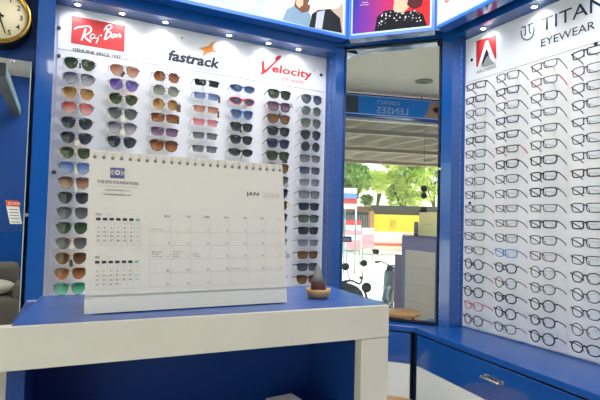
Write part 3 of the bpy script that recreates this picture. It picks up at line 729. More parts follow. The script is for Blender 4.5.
for i in range(6):
    z1 = TC-.14-i*.165
    b = MB(); b.box((-.485, CD_-.0118, max(.02, z1-.162)), (-.06, CD_-.007, z1), mat('cream_tile', (216, 208, 190), .45), axk, co); under(b, 'rear_tile', ct)
b = MB(); b.box((CL-.11, CD_-.10, 0), (CL-.002, CD_-.012, TC-.20), mat('mauve_dark', (136, 126, 148), .5), axk, co); under(b, 'end_pier', ct)

# boxed paper on the shelf, seen at the bottom edge
q = CAM+ray(294, 396)*.80
bx = thing('paper_box', (q.x, q.y, TC-.225), 'small white printed paper box lying on the counter shelf', 'box', rz=rc+.15)
bh = .054; bxax = (Vector((math.cos(rc+.15), math.sin(rc+.15), 0)), Vector((-math.sin(rc+.15), math.cos(rc+.15), 0)), Z3)
q0 = Vector((q.x, q.y, TC-.225))
under(MB().box((-.026, -.018, .0005), (.026, .05, bh), mat('box_card', (196, 192, 186), .6, noise=.05, nscale=40), bxax, q0), 'carton', bx, bevel=.001)
k = MB(); put_text(k, 'OPTICAL LENS', q0+bxax[0]*-.022+bxax[1]*-.0186+Z3*.042, bxax[0], Z3, .045, .008, INK); under(k, 'lettering', bx)

# ------------------------------------------------------------------ desk calendar
cal = thing('desk_calendar', (.19, .74, TC), 'large spiral bound cream desk calendar standing on the counter', 'calendar')
B0 = Vector((.040, .7225, TC+.0015)); B1 = Vector((.346, .7195, TC+.0015)); xc = (B1-B0).normalized(); CW = (B1-B0).length
lean = math.atan2(.036, .232); yc0 = Vector((-xc.y, xc.x, 0)); uc = (Z3*math.cos(lean)+yc0*math.sin(lean)); ncv = xc.cross(uc)*1.0   # out of the page
if ncv.dot(Vector((0, -1, 0))) < 0: ncv = -ncv
CHt = .2335
def cp(u, v, k=0): return B0+xc*(u*CW)+uc*(v*CHt)+ncv*(.0016+.0004*k)
b = MB(); b.slab([B0, B1, B1+uc*CHt, B0+uc*CHt], -ncv*.0015, mat('cream_board', (210, 206, 195), .6)); under(b, 'front_board', cal)
foot = .058
bb0, bb1 = B0+yc0*foot+xc*.014, B1+yc0*foot-xc*.004; tt0, tt1 = B0+uc*CHt-ncv*.002+xc*.014, B1+uc*CHt-ncv*.002-xc*.004
b = MB(); b.slab([bb0, bb1, tt1+yc0*.003, tt0+yc0*.003], yc0*.0015, mat('yellow_board', (240, 228, 160), .6)); under(b, 'rear_board', cal)
b = MB(); b.slab([B0+yc0*.001+xc*.014, B1+yc0*.001-xc*.004, bb1, bb0], Z3*.0012, mat('cream_board', (210, 206, 195))); under(b, 'base_flap', cal)
k = MB(); nb = (tt0-bb0).normalized(); offb = yc0*.0018+yc0*.0012
put_text(k, 'THE EYE', bb1+nb*.14+offb-xc*.10, -xc, nb, .09, .02, NAVY); put_text(k, 'FOUNDATION', bb1+nb*.11+offb-xc*.08, -xc, nb, .13, .016, NAVY); under(k, 'rear_print', cal)
PG = .105   # page starts this far up
b = MB(); b.slab([cp(0, PG), cp(1, PG+.0), cp(1, .985), cp(0, .985)], ncv*.0006, PAPER); under(b, 'month_page', cal)
# spiral
b = MB(); NR = 25
for i in range(NR):
    u = (i+.55)/NR; c = B0+xc*(u*CW)+uc*(CHt*.972)
    b.tube([c+(ncv*math.cos(a)+uc*math.sin(a))*.0052+xc*(.0022*a/(2*PI)) for a in [2*PI*j/12 for j in range(12)]], .0007, mat('binding_wire', (200, 195, 184), .4, metal=.2), 5, True)
under(b, 'spiral_binding', cal)
b = MB()
for i in range(NR):
    u = (i+.55)/NR; c = cp(u, .952, 2); s_ = .0022
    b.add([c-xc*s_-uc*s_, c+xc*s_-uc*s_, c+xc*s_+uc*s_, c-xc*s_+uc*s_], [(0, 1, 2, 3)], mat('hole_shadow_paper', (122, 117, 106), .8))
under(b, 'punched_holes', cal)
KT = 3
def ct_(mb, s, u, v, h, m, w=None, al='l', bold=0): put_text(mb, s, cp(u, v, KT), xc, uc, w*CW if w else None, h*CHt, m, 0, bold, al)
# page measures from the photo: u across 0..1, v up 0..1
def uv(px, py):
    q = on_plane(px, py, ncv, (B0+ncv*.0016).dot(ncv)); d = q-B0; return d.dot(xc)/CW, d.dot(uc)/CHt
k = MB()
a = uv(110, 176); c = uv(124.5, 168.5)
def rect(mb, u0, v0, u1, v1, m, kk=KT): mb.add([cp(u0, v0, kk), cp(u1, v0, kk), cp(u1, v1, kk), cp(u0, v1, kk)], [(0, 1, 2, 3)], m)
rect(k, a[0], a[1]-.012, c[0], c[1]+.0, PURPLE)
mu, mv = (a[0]+c[0])/2, (a[1]+c[1])/2-.004
eye = [cp(mu+.034*math.cos(t), mv+.021*math.sin(t)*(1 if abs(math.cos(t)) < .7 else .75), KT+1) for t in [2*PI*i/20 for i in range(20)]]; k.add(eye, [tuple(range(20))], INKL)
k.add([cp(mu+.019*math.cos(t), mv+.019*math.sin(t)*1.3, KT+2) for t in [2*PI*i/20 for i in range(20)]], [tuple(range(20))], PURPLE)
k.add([cp(mu+.013*math.cos(t), mv+.013*math.sin(t)*1.3, KT+3) for t in [2*PI*i/20 for i in range(20)]], [tuple(range(20))], PAPER)
rect(k, mu-.007, mv-.004, mu+.007, mv+.005, PURPLE, KT+4)
under(k, 'logo', cal)
k = MB(); a = uv(97, 182.5); c = uv(138, 184)
ct_(k, 'THE EYE FOUNDATION', a[0], a[1]-.004, .020, INKG, c[0]-a[0], 'l', .01)
rect(k, a[0], a[1]-.022, c[0], a[1]-.020, INKL)
a = uv(104.5, 190); c = uv(130, 191); ct_(k, 'info@theeyefoundation.com', a[0], a[1]-.006, .014, INKG, c[0]-a[0])
a = uv(103, 194.5); c = uv(131, 195); ct_(k, 'www.theeyefoundation.com', a[0], a[1]-.006, .015, INKG, c[0]-a[0], 'l', .02)
under(k, 'address_print', cal)
k = MB(); a = uv(246, 196.5); c = uv(258.5, 197); ct_(k, 'JAN', a[0], a[1], .034, INK, c[0]-a[0], 'l', .01)
a = uv(262, 197.2); c = uv(279, 198); ct_(k, '2024', a[0], a[1], .031, mat('faint_ink', (188, 184, 173), .7), c[0]-a[0])
under(k, 'month_heading', cal)
# main grid
g0 = uv(150, 281.5+2.5); g1 = uv(277, 222)
gu0, gu1 = uv(149.5, 250)[0], uv(284, 250)[0]-.012
gv1 = uv(150, 219)[1]; gv0 = uv(149, 287.5)[1]
topo = gv1; rowh = (uv(150, 232)[1]-gv0)/4
k = MB(); lw = .0014
cwid = (gu1-gu0)/7
rv0 = [gv0+i*rowh for i in range(5)]       # horizontal lines
for v in rv0: rect(k, gu0, v-lw/2, gu1, v+lw/2, INKL)
for i in range(8):
    if i < 7: rect(k, gu0+i*cwid-lw/3, gv0, gu0+i*cwid+lw/3, topo, INKL)
under(k, 'date_grid', cal)
k = MB()
for i, d in enumerate(('MON', 'TUE', 'WED', 'THU', 'FRI', 'SAT', 'SUN')):
    ct_(k, d, gu0+(i+.98)*cwid, topo+.014, .0125, INKG if i < 6 else INKL, None, 'r', .01)
for dn in range(1, 32):
    w_, i = divmod(dn-1, 7); v = rv0[4]-w_*rowh
    ct_(k, str(dn), gu0+(i+.92)*cwid, v+.010, .0125, (INKG if i < 6 and dn not in (1, 15, 16, 17, 26) else INKL), None, 'r', .01)
under(k, 'date_numbers', cal)
for (w_, i, ls) in ((0, 0, ['New Year Day']), (2, 0, ['Makar Sankranti', 'Pongal', 'Magh Bihu']), (2, 1, ['Thiruvalluvar Day', 'Kanuma', 'Festival']), (2, 2, ['Uzhavar', 'Thirunal']), (3, 4, ['Republic Day'])):
    v = rv0[4]-w_*rowh+.012; k = MB()
    for j, t in enumerate(reversed(ls)): ct_(k, t, gu0+(i+.1)*cwid, v+j*.015, .0095, INKG, (.05 if len(t) > 8 else .032))
    under(k, 'holiday_name', cal)
def small_month(title, first, ndays, px, py0, py1, px1):
    k = MB(); a = uv(px, py0); e = uv(px1, py0); L = e[0]-a[0]; hgt = a[1]-uv(px, py1)[1]; rh = hgt/6.3
    ct_(k, title, a[0], a[1]+.022, .0125, INKG, None, 'l', .01); ct_(k, '2024' if title == 'FEB' else '2023', a[0]+.05, a[1]+.022, .012, mat('faint_ink', (188, 184, 173)), None)
    for i in range(7): rect(k, a[0]+L*i/7+.002, a[1]-.010, a[0]+L*(i+1)/7-.008, a[1]+.006, INK if i < 6 else TEAL)
    for d in range(1, ndays+1):
        r, c_ = divmod(first+d-1, 7); ct_(k, str(d), a[0]+L*(c_+.42)/7, a[1]-(r+1.35)*rh, .0115, INKG if c_ < 6 else TEAL, None, 'c', .015)
    for i in range(1, 8): rect(k, a[0]+L*i/7-.004, a[1]-hgt, a[0]+L*i/7-.003, a[1]-.014, INKL)
    rect(k, a[0], a[1]-hgt, a[0]+L, a[1]-hgt+.001, INKL)
    under(k, 'small_month_table', cal)
small_month('DEC', 4, 31, 95.5, 218.7, 245.5, 141.5)
small_month('FEB', 3, 29, 94.5, 262, 290, 140.5)

# little stands behind the calendar (they show in the mirror)
qs = thing('payment_stand', (.10, .835, TC), 'small dark card stand on the counter, seen in the mirror behind the calendar', 'stand')
under(MB().box((.072, .838, TC+.0005), (.135, .842, TC+.135), mat('stand_dark', (58, 66, 72), .5)), 'plate', qs)
k = MB()
for i in range(5): k.box((.080, .842, TC+.03+.02*i), (.127, .8424, TC+.038+.02*i), GREYP)
under(k, 'print_lines', qs)
under(MB().box((.072, .81, TC+.0004), (.135, .838, TC+.003), mat('stand_dark', (58, 66, 72))), 'foot', qs)

# incense cone in bowl
iq = on_plane(318, 297.5, (0, 0, 1), TC)
ic = thing('cone_bowl', iq, 'small wooden bowl holding a brown and grey cone on the counter edge', 'bowl')
k = MB().lathe([(.013, .0004), (.018, .002), (.0215, .010), (.0225, .016), (.0200, .016), (.017, .008), (.010, .005)], iq, WOOD, 32); under(k, 'bowl', ic)
k = MB().lathe([(.0135, .007), (.0135, .018), (.0125, .029)], iq, mat('dark_brown_cone', (74, 40, 30), .7, noise=.2, nscale=60), 24); under(k, 'cone_base', ic)
k = MB().lathe([(.0110, .0292), (.0078, .040), (.0045, .052), (.0012, .060)], iq+Vector((-.0015, 0, 0)), mat('grey_ash', (140, 136, 128), .9, noise=.2, nscale=50), 24); under(k, 'cone_tip', ic)

# ------------------------------------------------------------------ stools
def stool(x, y, z, r, label):
    root = thing('round_stool', (x, y, 0), label, 'stool')
    o = Vector((x, y, 0))
    under(MB().lathe([(r*.96, z-.03), (r, z-.022), (r, z-.008), (r*.97, z)], o, WOOD, 40), 'seat', root)
    for i in range(4):
        a = PI/4+i*PI/2; d = Vector((math.cos(a), math.sin(a), 0))
        under(MB().tube([o+d*r*.6+Vector((0, 0, z-.03)), o+d*r*.95+Vector((0, 0, .0))], .012, STEEL, 8), 'leg', root)
    ring = [o+Vector((math.cos(t)*r*.84, math.sin(t)*r*.84, .16)) for t in [2*PI*i/32 for i in range(32)]]
    under(MB().tube(ring, .006, STEEL, 6, True), 'foot_ring', root)
stool(1.41, 1.79, .44, .17, 'round wooden stool in front of the corner cabinet')
p = via(401, 314, 4.35); stool(p.x, p.y, EYE-.96*.85, .17, 'round wooden stool behind the counter, the left one in the mirror')
p = via(438, 317, 4.1); stool(p.x, p.y, EYE-.88, .17, 'round wooden stool behind the counter, right one in the mirror, nearer the mirror')

# taupe armchair at the back, seen in the far left mirror
def lvia(px, py, Z):
    p = CAM+ray(px, py)*Z; return Vector((p.x, 2*2.43-p.y, p.z))
p = lvia(-9, 300, 5.0)
ach = thing('armchair', (p.x, p.y, 0), 'taupe armchair with cream cushion, seen in the far left mirror', 'armchair')
TAU = mat('taupe_fabric', (108, 100, 88), .85, noise=.1, nscale=30, bump=.1)
k = MB().box((p.x-.30, p.y-.32, .12), (p.x+.27, p.y+.28, .42), TAU); under(k, 'seat_base', ach, bevel=.04)
k = MB(); k.prism([(p.x-.29, p.y-.20), (p.x+.24, p.y-.20), (p.x+.22, p.y-.33), (p.x-.27, p.y-.33)], .40, .74, TAU); under(k, 'backrest', ach, bevel=.06)
for s in (-1, 1):
    k = MB().box((p.x+(-.015+s*.265)-.045, p.y-.2, .40), (p.x+(-.015+s*.265)+.045, p.y+.26, .56), TAU); under(k, 'armrest', ach, bevel=.03)
k = MB().ball((p.x+.03, p.y+.02, .50), (.19, .12, .085), mat('cream_cushion', (206, 196, 178), .9, noise=.1, nscale=20)); under(k, 'cushion', ach)
for s in (-1, 1):
    for t in (-1, 1): k = MB().box((p.x+s*.24-.02, p.y+t*.24-.02, 0), (p.x+s*.24+.02, p.y+t*.24+.02, .13), BLACKM); under(k, 'leg', ach)

# ------------------------------------------------------------------ back of the shop (seen in the left mirror)
k = MB().box((-.72, YB+.001, 0), (.6, YB+.02, 1.05), BLUE); tag(k.build('wall_panel'), 'bright blue lower panel on the rear wall, seen in the far left mirror', 'panel')
sb = thing('shelf_light_box', (-.36, -.7, 2.4), 'grey edged hanging light box, seen in the far left mirror', 'light box sign')
k = MB().box((-.52, -1.85, 2.44), (-.43, .1, 2.56), mat('grey_edge', (74, 76, 80), .5)); under(k, 'casing', sb)
k = MB().box((-.4295, -1.83, 2.46), (-.426, .08, 2.54), lit('pale_green_picture', (110, 140, 140), .2)); under(k, 'picture', sb)

# ------------------------------------------------------------------ shopfront
SD = Vector((-.19, .98, 0)).normalized(); SN = Vector((SD.y, -SD.x, 0)); S0 = Vector((-1.38, .88, 0))   # along the glass, into the shop
axs = (SD, SN, Z3)
DH = 2.58
def sv(px, py, off=0):
    q = via_plane(px, py, SN, S0.dot(SN)+off); return q
def su_(px, py=230): return (sv(px, py)-S0).dot(SD)
SA, SB = (YB-S0.y)/SD.y, (2.549-S0.y)/SD.y
ALU = mat('aluminium_post', (150, 152, 150), .4, metal=.6)
struct(MB().box((SA, -.05, DH), (SB, 0, DH+.04), ALU, axs, S0).build('trim_6'))
for nm, u in (('trim_7', SA+.03), ('trim_8', su_(421, 150))):
    struct(MB().box((u-.006, -.03, DH+.04 if nm == 'trim_8' else 0), (u+.006, 0, ZC), ALU, axs, S0).build(nm))
uj = su_(379)
for i, (u0, u1) in enumerate(((SA+.04, -1.6), (-1.594, uj-.002), (uj+.002, SB))):
    struct(MB().box((u0, -.022, 0), (u1, -.012, DH-.001), PANE, axs, S0).build('window_%d' % (i+1)))
s0, s1 = 2.615, 2.915
hs = thing('entrance_sign', S0+Z3*s0, 'dark blue sign reading CONTACT LENSES over the glass entrance, seen in the mirror', 'sign')
k = MB().box((-2.2, -.06, s0), (1.3, .03, s1), BLUE, axs, S0); under(k, 'casing', hs)
k = MB().box((-2.18, .0305, s0+.045), (1.28, .034, s1-.03), lit('deep_blue', (26, 90, 150), .45), axs, S0); under(k, 'face', hs)
k = MB()
for z_ in (s0+.035, s1-.03): k.box((-2.19, .0305, z_), (1.29, .036, z_+.009), mat('pale_edge', (170, 200, 235)), axs, S0)
under(k, 'edge_lines', hs)
def sp_(u, z, q=0): return S0+SD*u+SN*(.0345+.0006*q)+Z3*z
k = MB()
ua, ub = su_(407, 112), su_(376, 109)
put_text(k, 'LENSES', sp_(ua, s0+.065), SD, Z3, ub-ua, .085, mat('pale_lettering', (176, 190, 200), .5))
ua, ub = su_(399, 103), su_(376, 101)
put_text(k, 'CONTACT', sp_(ua, s0+.180), SD, Z3, ub-ua, .05, mat('pale_lettering', (176, 190, 200)))
under(k, 'lettering', hs)
k = MB(); uL, ue = su_(427, 100), su_(437, 112)
k.add([sp_(ue-.25, s0+.05), sp_(uL+.06, s0+.05), sp_(uL, s0+.16), sp_(uL-.04, s1-.03), sp_(ue-.25, s1-.03)], [(0, 1, 2, 3, 4)], lit('eye_skin', (140, 112, 96), .2))
k.add([sp_(ue+.08*math.cos(t), s0+.16+.04*math.sin(t), 1) for t in [2*PI*i/24 for i in range(24)]], [tuple(range(24))], lit('eye_dark', (40, 34, 36), .1))
uq = su_(358, 100)
k.add([sp_(uq, s0+.05), sp_(uq+.5, s0+.05), sp_(uq+.5, s1-.03), sp_(uq+.01, s1-.03)], [(0, 1, 2, 3)], lit('dark_photo', (58, 66, 74), .2))
under(k, 'eye_picture', hs)

# ceiling fittings seen in the mirror
p = via_plane(424, 81, (0, 0, 1), ZC)
cvr = thing('ceiling_vent', (p.x, p.y, ZC), 'round grey ceiling disc, seen in the corner mirror', 'vent')
under(MB().lathe([(.10, 0), (.10, -.012), (.08, -.018)], p, mat('vent_grey', (140, 136, 128), .7), 32), 'disc', cvr)
under(MB().lathe([(.05, -.0185), (.04, -.026)], p, mat('vent_core', (120, 118, 112), .7), 24), 'core', cvr)

# unseen ceiling lamps added to light the shop
LMP = []
def added_ceiling_lamp(x, y, w, l, e, label):
    root = thing('added_ceiling_light', (x, y, ZC), label, 'ceiling light', 'unseen ceiling lights added to the shop')
    under(MB().box((x-w/2-.02, y-l/2-.02, ZC-.012), (x+w/2+.02, y+l/2+.02, ZC-.0005), WHITE), 'frame', root)
    under(MB().box((x-w/2, y-l/2, ZC-.014), (x+w/2, y+l/2, ZC-.0125), mat('added_diffuser', (255, 255, 255), .5, emit=1.5)), 'added_diffuser', root)
    li = bpy.data.lights.new('added_lamp', 'AREA'); li.shape = 'RECTANGLE'; li.size = w; li.size_y = l; li.energy = e; li.color = (1, .975, .96)
    o = bpy.data.objects.new('added_lamp', li); o.location = (x, y, ZC-.02); COL.objects.link(o)
added_ceiling_lamp(.85, 1.45, .9, .5, 19, 'added unseen ceiling light above the counter')
added_ceiling_lamp(.55, -.1, .6, .6, 11, 'added unseen ceiling light above the middle of the shop')
added_ceiling_lamp(1.2, -1.2, .6, .6, 11, 'added unseen ceiling light near the rear right')
added_ceiling_lamp(.1, -1.3, .5, .5, 7, 'added unseen ceiling light near the rear left')

# ================================================================== THE STREET (seen by way of the corner mirror)
GZ = -.5
def obox(mb, x0, x1, y0, y1, Z, depth, m):
    c = via((x0+x1)/2, (y0+y1)/2, Z); w = abs(x1-x0)*Z/480/2; h = abs(y1-y0)*Z/480/2
    mb.box((-w, 0, -h), (w, depth, h), m, (E1, E2, Z3), c); return c
def oroot(name, x, Z, label, cat, group=None, z=GZ):
    c = via(x, 220, Z); return thing(name, (c.x, c.y, z), label, cat, group)
ROAD = mat('sunlit_concrete', (212, 206, 190), .9, noise=.08, nscale=.6)
o_ = via(390, 221, 5.9); 
struct(MB().box((-45, -45, GZ-.1), (XF+.3, 40, GZ), ROAD).build('ground'))
struct(MB().box((SA, -.35, GZ), (SB, -.06, -.2), mat('step_tile', (188, 180, 168), .6), axs, S0).build('trim_9'))
# corrugated awning roof
aw = thing('awning', (XF-.1, .4, 2.55), 'corrugated dark awning outside the entrance, seen in the mirror', 'awning')
k = MB(); NA = 15; vs = []
for i in range(NA*4+1):
    u = -4.6+7.4*i/(NA*4); z = 2.66+.045*(1 if (i//2) % 2 else -1)
    vs += [S0+SD*(u-.35)-SN*.12+Z3*z, S0+SD*(u+.9)-SN*4.0+Z3*(z-.10)]
k.add(vs, [(2*i, 2*i+1, 2*i+3, 2*i+2) for i in range(NA*4)], mat('awning_sheet', (138, 120, 104), .7, noise=.35, nscale=2), False); under(k, 'roof_sheet', aw)
for i in range(3):
    n_ = -.5-i*1.4; k = MB().box((-4.2, n_-.03, 2.50-.03*i), (2.9, n_+.03, 2.56-.03*i), mat('awning_beam', (176, 150, 128), .6), axs, S0); under(k, 'beam', aw)
for u in (-3.9, 2.6): a_ = S0+SD*u-SN*3.35; under(MB().tube([Vector((a_.x, a_.y, GZ)), Vector((a_.x, a_.y, 2.44))], .035, ALU, 8), 'post', aw)

# far side: yellow wall, roofs, fence
yw = oroot('boundary_wall', 405, 25, 'yellow wall of the building across the road, seen in the mirror', 'building')
YEL = mat('yellow_paint', (232, 186, 46), .8, noise=.06); DK = mat('dark_shade_brick', (66, 60, 52), .9, noise=.2, nscale=3)
k = MB(); obox(k, 374, 426, 215, 232, 25, .5, YEL); under(k, 'yellow_wall', yw)
k = MB(); obox(k, 372, 440, 206, 215, 25.3, .5, DK); under(k, 'dark_eaves', yw)
k = MB(); obox(k, 366, 426, 232, 252, 24.9, .4, mat('pale_wall', (236, 214, 196), .8, noise=.05)); under(k, 'pale_base', yw)
k = MB(); obox(k, 366, 412, 243.5, 246, 24.7, .15, mat('red_band', (206, 90, 70), .8)); under(k, 'red_band', yw)
k = MB(); obox(k, 404, 426, 234, 250, 24.6, .15, mat('salmon', (226, 150, 130), .8)); under(k, 'salmon_panel', yw)
k = MB(); obox(k, 370, 374, 211, 236, 24.8, .6, mat('brown_post', (170, 120, 80), .8)); under(k, 'gate_post', yw)
k = MB(); obox(k, 391, 396, 220, 226, 24.95, .05, mat('ochre_sign', (190, 150, 50), .7)); under(k, 'wall_emblem', yw)
sh = oroot('shed', 352, 27, 'low dark roofed shed across the road at left in the mirror', 'building')
k = MB(); obox(k, 330, 373, 211, 232, 27, 1.5, mat('shed_wall', (96, 92, 88), .9, noise=.1)); under(k, 'wall', sh)
k = MB(); obox(k, 328, 376, 206, 212, 26.4, 2.5, mat('shed_roof', (120, 84, 66), .9, noise=.15)); under(k, 'roof', sh)
k = MB()
for i in range(12): x = 343+i*2.3; obox(k, x, x+.4, 215, 232, 26.2, .05, mat('fence_paint', (170, 176, 176), .6))
under(k, 'railing', sh)
def board(x0, x1, y0, y1, Z, mats, label, legs=True, txt=None, name='sign_board'):
    root = oroot(name, (x0+x1)/2, Z, label, 'sign board')
    c = None; n = len(mats); hh = (y1-y0)/n
    k = MB()
    for i, m in enumerate(mats): c = obox(k, x0, x1, y0+i*hh, y0+(i+1)*hh, Z, .06, m)
    under(k, 'panel', root)
    if legs:
        for x in (x0+1, x1-1):
            a = via(x, y1-2, Z+.1); under(MB().tube([Vector((a.x, a.y, GZ)), Vector((a.x, a.y, a.z))], .03, ALU, 6), 'leg', root)
    if txt:
        k = MB()
        for (s, tx, ty, w, h, m) in txt:
            q = via(tx, ty, Z-.03); put_text(k, s, q, -E1, Z3, w*Z/480, h*Z/480, m)
        under(k, 'lettering', root)
PK, LB = mat('pink_board', (232, 150, 160), .7), mat('light_blue_board', (120, 150, 210), .7)
SW = mat('sign_white', (240, 238, 234), .7); SR_ = mat('sign_red', (206, 70, 66), .7)
board(344, 357, 188, 209, 16, [SW, LB, SR_, SW], 'tall white blue and red poster sign at left in the mirror', True)
board(346, 361, 220, 250, 19, [SR_, SW, PK, SW, PK, PK], 'pink and white sign boards across the road at left in the mirror', True)
board(334, 345, 242, 254, 17, [mat('sky_board', (130, 200, 216), .7)], 'small light blue board at the left edge of the mirror', True)
board(362, 374, 228, 248, 22, [SW, PK, PK], 'small white and pink notice across the road beside the yellow wall', True)
# small blue sign on the glass
q = sv(347, 239, -.009)
tg = thing('number_sign', q, 'small blue sign reading 300 on the glass, seen at left in the mirror', 'sign')
k = MB(); pts = [sv(a_, b_, -.0115) for a_, b_ in ((335, 236), (351.5, 236.5), (351.5, 242), (335, 241.5))]; k.slab(pts, SN*.004, mat('sign_navy', (36, 62, 110), .5)); under(k, 'plate', tg)
k = MB(); a_ = sv(350.3, 241, -.0065); b_ = sv(342.5, 241, -.0065)
put_text(k, '300', a_, SD, Z3, (b_-a_).dot(SD), .04, WHP); under(k, 'digits', tg)
hg = thing('hanging_ornament', sv(424, 185, -.1)*1.0, 'string of three dark round discs hanging at the entrance, right in the mirror', 'ornament')
prev = None
q0 = sv(424, 185, .035); 
under(MB().tube([Vector((q0.x, q0.y, EYE-.2)), Vector((q0.x, q0.y, 2.62))], .002, BLACKM, 5), 'cord', hg)
for z_, r in ((1.73, .045), (1.64, .042), (1.44, .052)):
    q = Vector((q0.x, q0.y, z_)); under(MB().lathe([(r, -.006), (r, .006), (r*.6, .012)], q, mat('disc_dark', (52, 46, 40), .5), 24, (SD, Z3, SN)), 'disc', hg)

# trees
def leaf_mat(name, rgb, rgb2):
    m = mat(name, rgb, .6, noise=.35, nscale=1.5); return m
LM = [leaf_mat('leaf_yellow_green', (190, 204, 96), 0), leaf_mat('leaf_mid', (140, 168, 84), 0), leaf_mat('leaf_pale', (222, 222, 140), 0)]
BARK = mat('bark', (96, 76, 58), .9, noise=.2)
def tree(x, Z, h, w, m, label, seed):
    rr = random.Random(seed); c = via(x, 220, Z); root = thing('tree', (c.x, c.y, GZ), label, 'tree', 'trees across the road')
    b = Vector((c.x, c.y, GZ))
    k = MB().tube([b, b+Vector((.1, .05, h*.3)), b+Vector((.05, -.1, h*.6))], .15, BARK, 8, rs=[.18, .13, .07])
    for i in range(5):
        a = rr.uniform(0, 2*PI); k.tube([b+Vector((.08, 0, h*.35+i*.1)), b+Vector((math.cos(a)*w*.3, math.sin(a)*w*.3, h*.6+i*.12))], .05, BARK, 6, rs=[.07, .03])
    under(k, 'trunk', root)
    k = MB(); cl = [(b+Vector((rr.gauss(0, w*.25), rr.gauss(0, w*.25), h*rr.uniform(.45, .95))), rr.uniform(.14, .26)*w) for _ in range(16)]
    vs = []; fs = []
    for ctr_, rad in cl:
        for _ in range(190):
            d = Vector((rr.gauss(0, 1), rr.gauss(0, 1), rr.gauss(0, 1))).normalized(); p = ctr_+d*rad*rr.uniform(.55, 1.05)
            u = Vector((rr.gauss(0, 1), rr.gauss(0, 1), rr.gauss(0, 1))).normalized(); v = u.orthogonal().normalized(); s = rr.uniform(.10, .2)
            n0 = len(vs); vs += [p-u*s, p+v*s*.5, p+u*s, p-v*s*.5]; fs.append((n0, n0+1, n0+2, n0+3))
    k.add(vs, fs, m); under(k, 'foliage', root)
tree(350, 30, 6.5, 2.5, LM[1], 'green tree behind the shed, nearest of the trees at left in the mirror', 1)
tree(404, 30, 6.0, 2.5, LM[0], 'yellow-green tree behind the yellow wall, nearest at the right in the mirror', 3)
tree(322, 37, 8.5, 2.7, LM[1], 'tall green tree beyond the left edge of the shed', 6)
tree(377, 37, 8.5, 2.7, LM[2], 'pale yellow-green tree behind the yellow wall, middle of the mirror', 2)
tree(433, 37, 8.0, 2.7, LM[0], 'yellow-green tree at the right edge of the mirror', 4)
tree(350, 45, 10, 3.6, LM[0], 'distant yellow-green tree between shed and yellow wall', 5)
tree(402, 45, 10, 3.6, LM[2], 'distant pale tree, farthest one behind the yellow wall', 8)

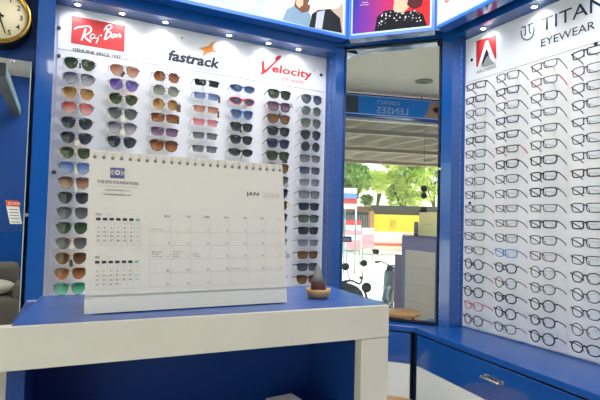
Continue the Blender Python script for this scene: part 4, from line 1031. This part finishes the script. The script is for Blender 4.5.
# two-wheelers parked outside
def two_wheeler(px, Z, ang, label, body, name, scoot=False):
    c = via(px, 220, Z); root = thing(name, (c.x, c.y, GZ), label, 'motorcycle' if not scoot else 'scooter', None, ang)
    o = Vector((c.x, c.y, GZ)); f_ = Vector((math.cos(ang), math.sin(ang), 0)); s_ = Vector((-math.sin(ang), math.cos(ang), 0))
    W = lambda x, y, z: o+f_*x+s_*y+Z3*z
    R = .29 if not scoot else .22; wb_ = .64 if not scoot else .6
    for x in (wb_, -wb_):
        ring = [W(x+math.cos(t)*R, 0, R+.045+math.sin(t)*R) for t in [2*PI*i/28 for i in range(28)]]
        w = under(MB().tube(ring, .045, BLACKM, 8, True), 'wheel', root)
        k = MB()
        for i in range(8): t = PI*i/4; k.tube([W(x, 0, R+.045), W(x+math.cos(t)*R*.9, 0, R+.045+math.sin(t)*R*.9)], .008, STEEL, 5)
        k.tube([W(x, -.05, R+.045), W(x, .05, R+.045)], .03, STEEL, 8); sub(k, 'spokes', w, root)
    for s in (-1, 1): under(MB().tube([W(wb_, s*.07, R+.045), W(wb_-.2, s*.07, .86)], .018, STEEL, 8), 'fork', root)
    k = MB()
    P = [(-.62, .74, .08), (-.35, .73, .11), (-.05, .74, .10), (.12, .82, .13), (.34, .80, .10), (.42, .70, .05)] if not scoot else [(-.62, .70, .12), (-.4, .66, .16), (0, .52, .12), (.25, .34, .12), (.42, .52, .15), (.44, .86, .12)]
    k.tube(smooth_line([W(x, 0, z) for x, z, r in P], 4), .1, body, 12, rs=[0]*0 or [P[min(len(P)-1, i//4)][2]*(1-(i % 4)/4)+P[min(len(P)-1, i//4+1)][2]*((i % 4)/4) for i in range(4*(len(P)-1)+1)])
    under(k, 'body_panel', root)
    k = MB().box((-.6, -.12, .80), (.0, .12, .87), BLACKM, (f_, s_, Z3), o); under(k, 'seat', root, bevel=.02)
    k = MB().box((-.25, -.11, .30), (.2, .11, .58), GUN, (f_, s_, Z3), o); under(k, 'engine', root, bevel=.03)
    hb = under(MB().tube(smooth_line([W(.28, -.36, .98), W(.36, -.2, 1.0), W(.40, 0, .94), W(.36, .2, 1.0), W(.28, .36, .98)], 4), .014, BLACKM, 8), 'handlebar', root)
    for s in (-1, 1): sub(MB().tube([W(.28, s*.36, .98), W(.31, s*.26, .99)], .022, BLACKM, 8), 'grip', hb, root)
    for s in (-1, 1):
        m_ = under(MB().tube(smooth_line([W(.35, s*.22, 1.0), W(.34, s*.27, 1.10), W(.33, s*.30, 1.16)], 3), .007, BLACKM, 6), 'mirror_stalk', root)
        k = MB().ball((0, 0, 0), (.05, .075, .05), BLACKM); k.v = [W(.33+v.x, s*.33+v.y, 1.19+v.z) for v in k.v]; sub(k, 'rear_view_mirror', m_, root)
    k = MB().ball((0, 0, 0), (.07, .07, .07), BLACKM); k.v = [W(.50+v.x, v.y, .90+v.z) for v in k.v]; under(k, 'headlight', root)
    under(MB().tube([W(-.1, -.16, .26), W(-.75, -.18, .36)], .04, STEEL, 8), 'exhaust', root)
    k = MB()
    for x in (wb_, -wb_): k.tube([W(x+math.cos(t)*(R+.075), 0, R+.045+math.sin(t)*(R+.075)) for t in [.3+2.2*i/10 for i in range(11)]], .05, body, 6)
    under(k, 'mudguards', root)
angE = math.atan2(E1.y, E1.x)
two_wheeler(334, 6.7, angE+.5, 'dark motorcycle with round handlebar mirror outside, left in the mirror', mat('bike_dark', (58, 62, 66), .3), 'motorcycle')
two_wheeler(397, 9.6, angE+2.0, 'grey scooter parked outside, beside the counter rear in the mirror', mat('scooter_grey', (120, 130, 136), .3), 'scooter', True)

# ------------------------------------------------------------------ light from outside
w = bpy.data.worlds.new('world'); scene.world = w; w.use_nodes = True; nt = w.node_tree
sk = nt.nodes.new('ShaderNodeTexSky'); sk.sky_type = 'NISHITA'; sk.sun_disc = False; sk.sun_elevation = math.radians(50); sk.sun_rotation = math.radians(200); sk.dust_density = 3
bg = nt.nodes['Background']; nt.links.new(sk.outputs[0], bg.inputs[0]); bg.inputs[1].default_value = .5
su = bpy.data.lights.new('sun', 'SUN'); su.energy = 11; su.angle = .01; su.color = (1, .95, .86)
so = bpy.data.objects.new('sun', su); so.rotation_euler = Vector((-.35, .30, -1)).to_track_quat('-Z', 'Y').to_euler(); so.location = (-5, 0, 8); COL.objects.link(so)

# ------------------------------------------------------------------ camera
cd_ = bpy.data.cameras.new('camera'); cd_.sensor_width = 36; cd_.sensor_fit = 'HORIZONTAL'; cd_.lens = 28.8; cd_.clip_start = .01; cd_.clip_end = 200
cam = bpy.data.objects.new('camera', cd_); M = Matrix((RT, UP, -FWD)).transposed().to_4x4(); M.translation = CAM; cam.matrix_world = M; COL.objects.link(cam)
scene.camera = cam
vs_ = scene.view_settings; vs_.view_transform = 'Standard'; vs_.look = 'None'; vs_.gamma = 1; vs_.use_curve_mapping = False; vs_.exposure = 0.42
scene.cycles.max_bounces = 10; scene.cycles.transparent_max_bounces = 16
scene.cycles.use_denoising = True
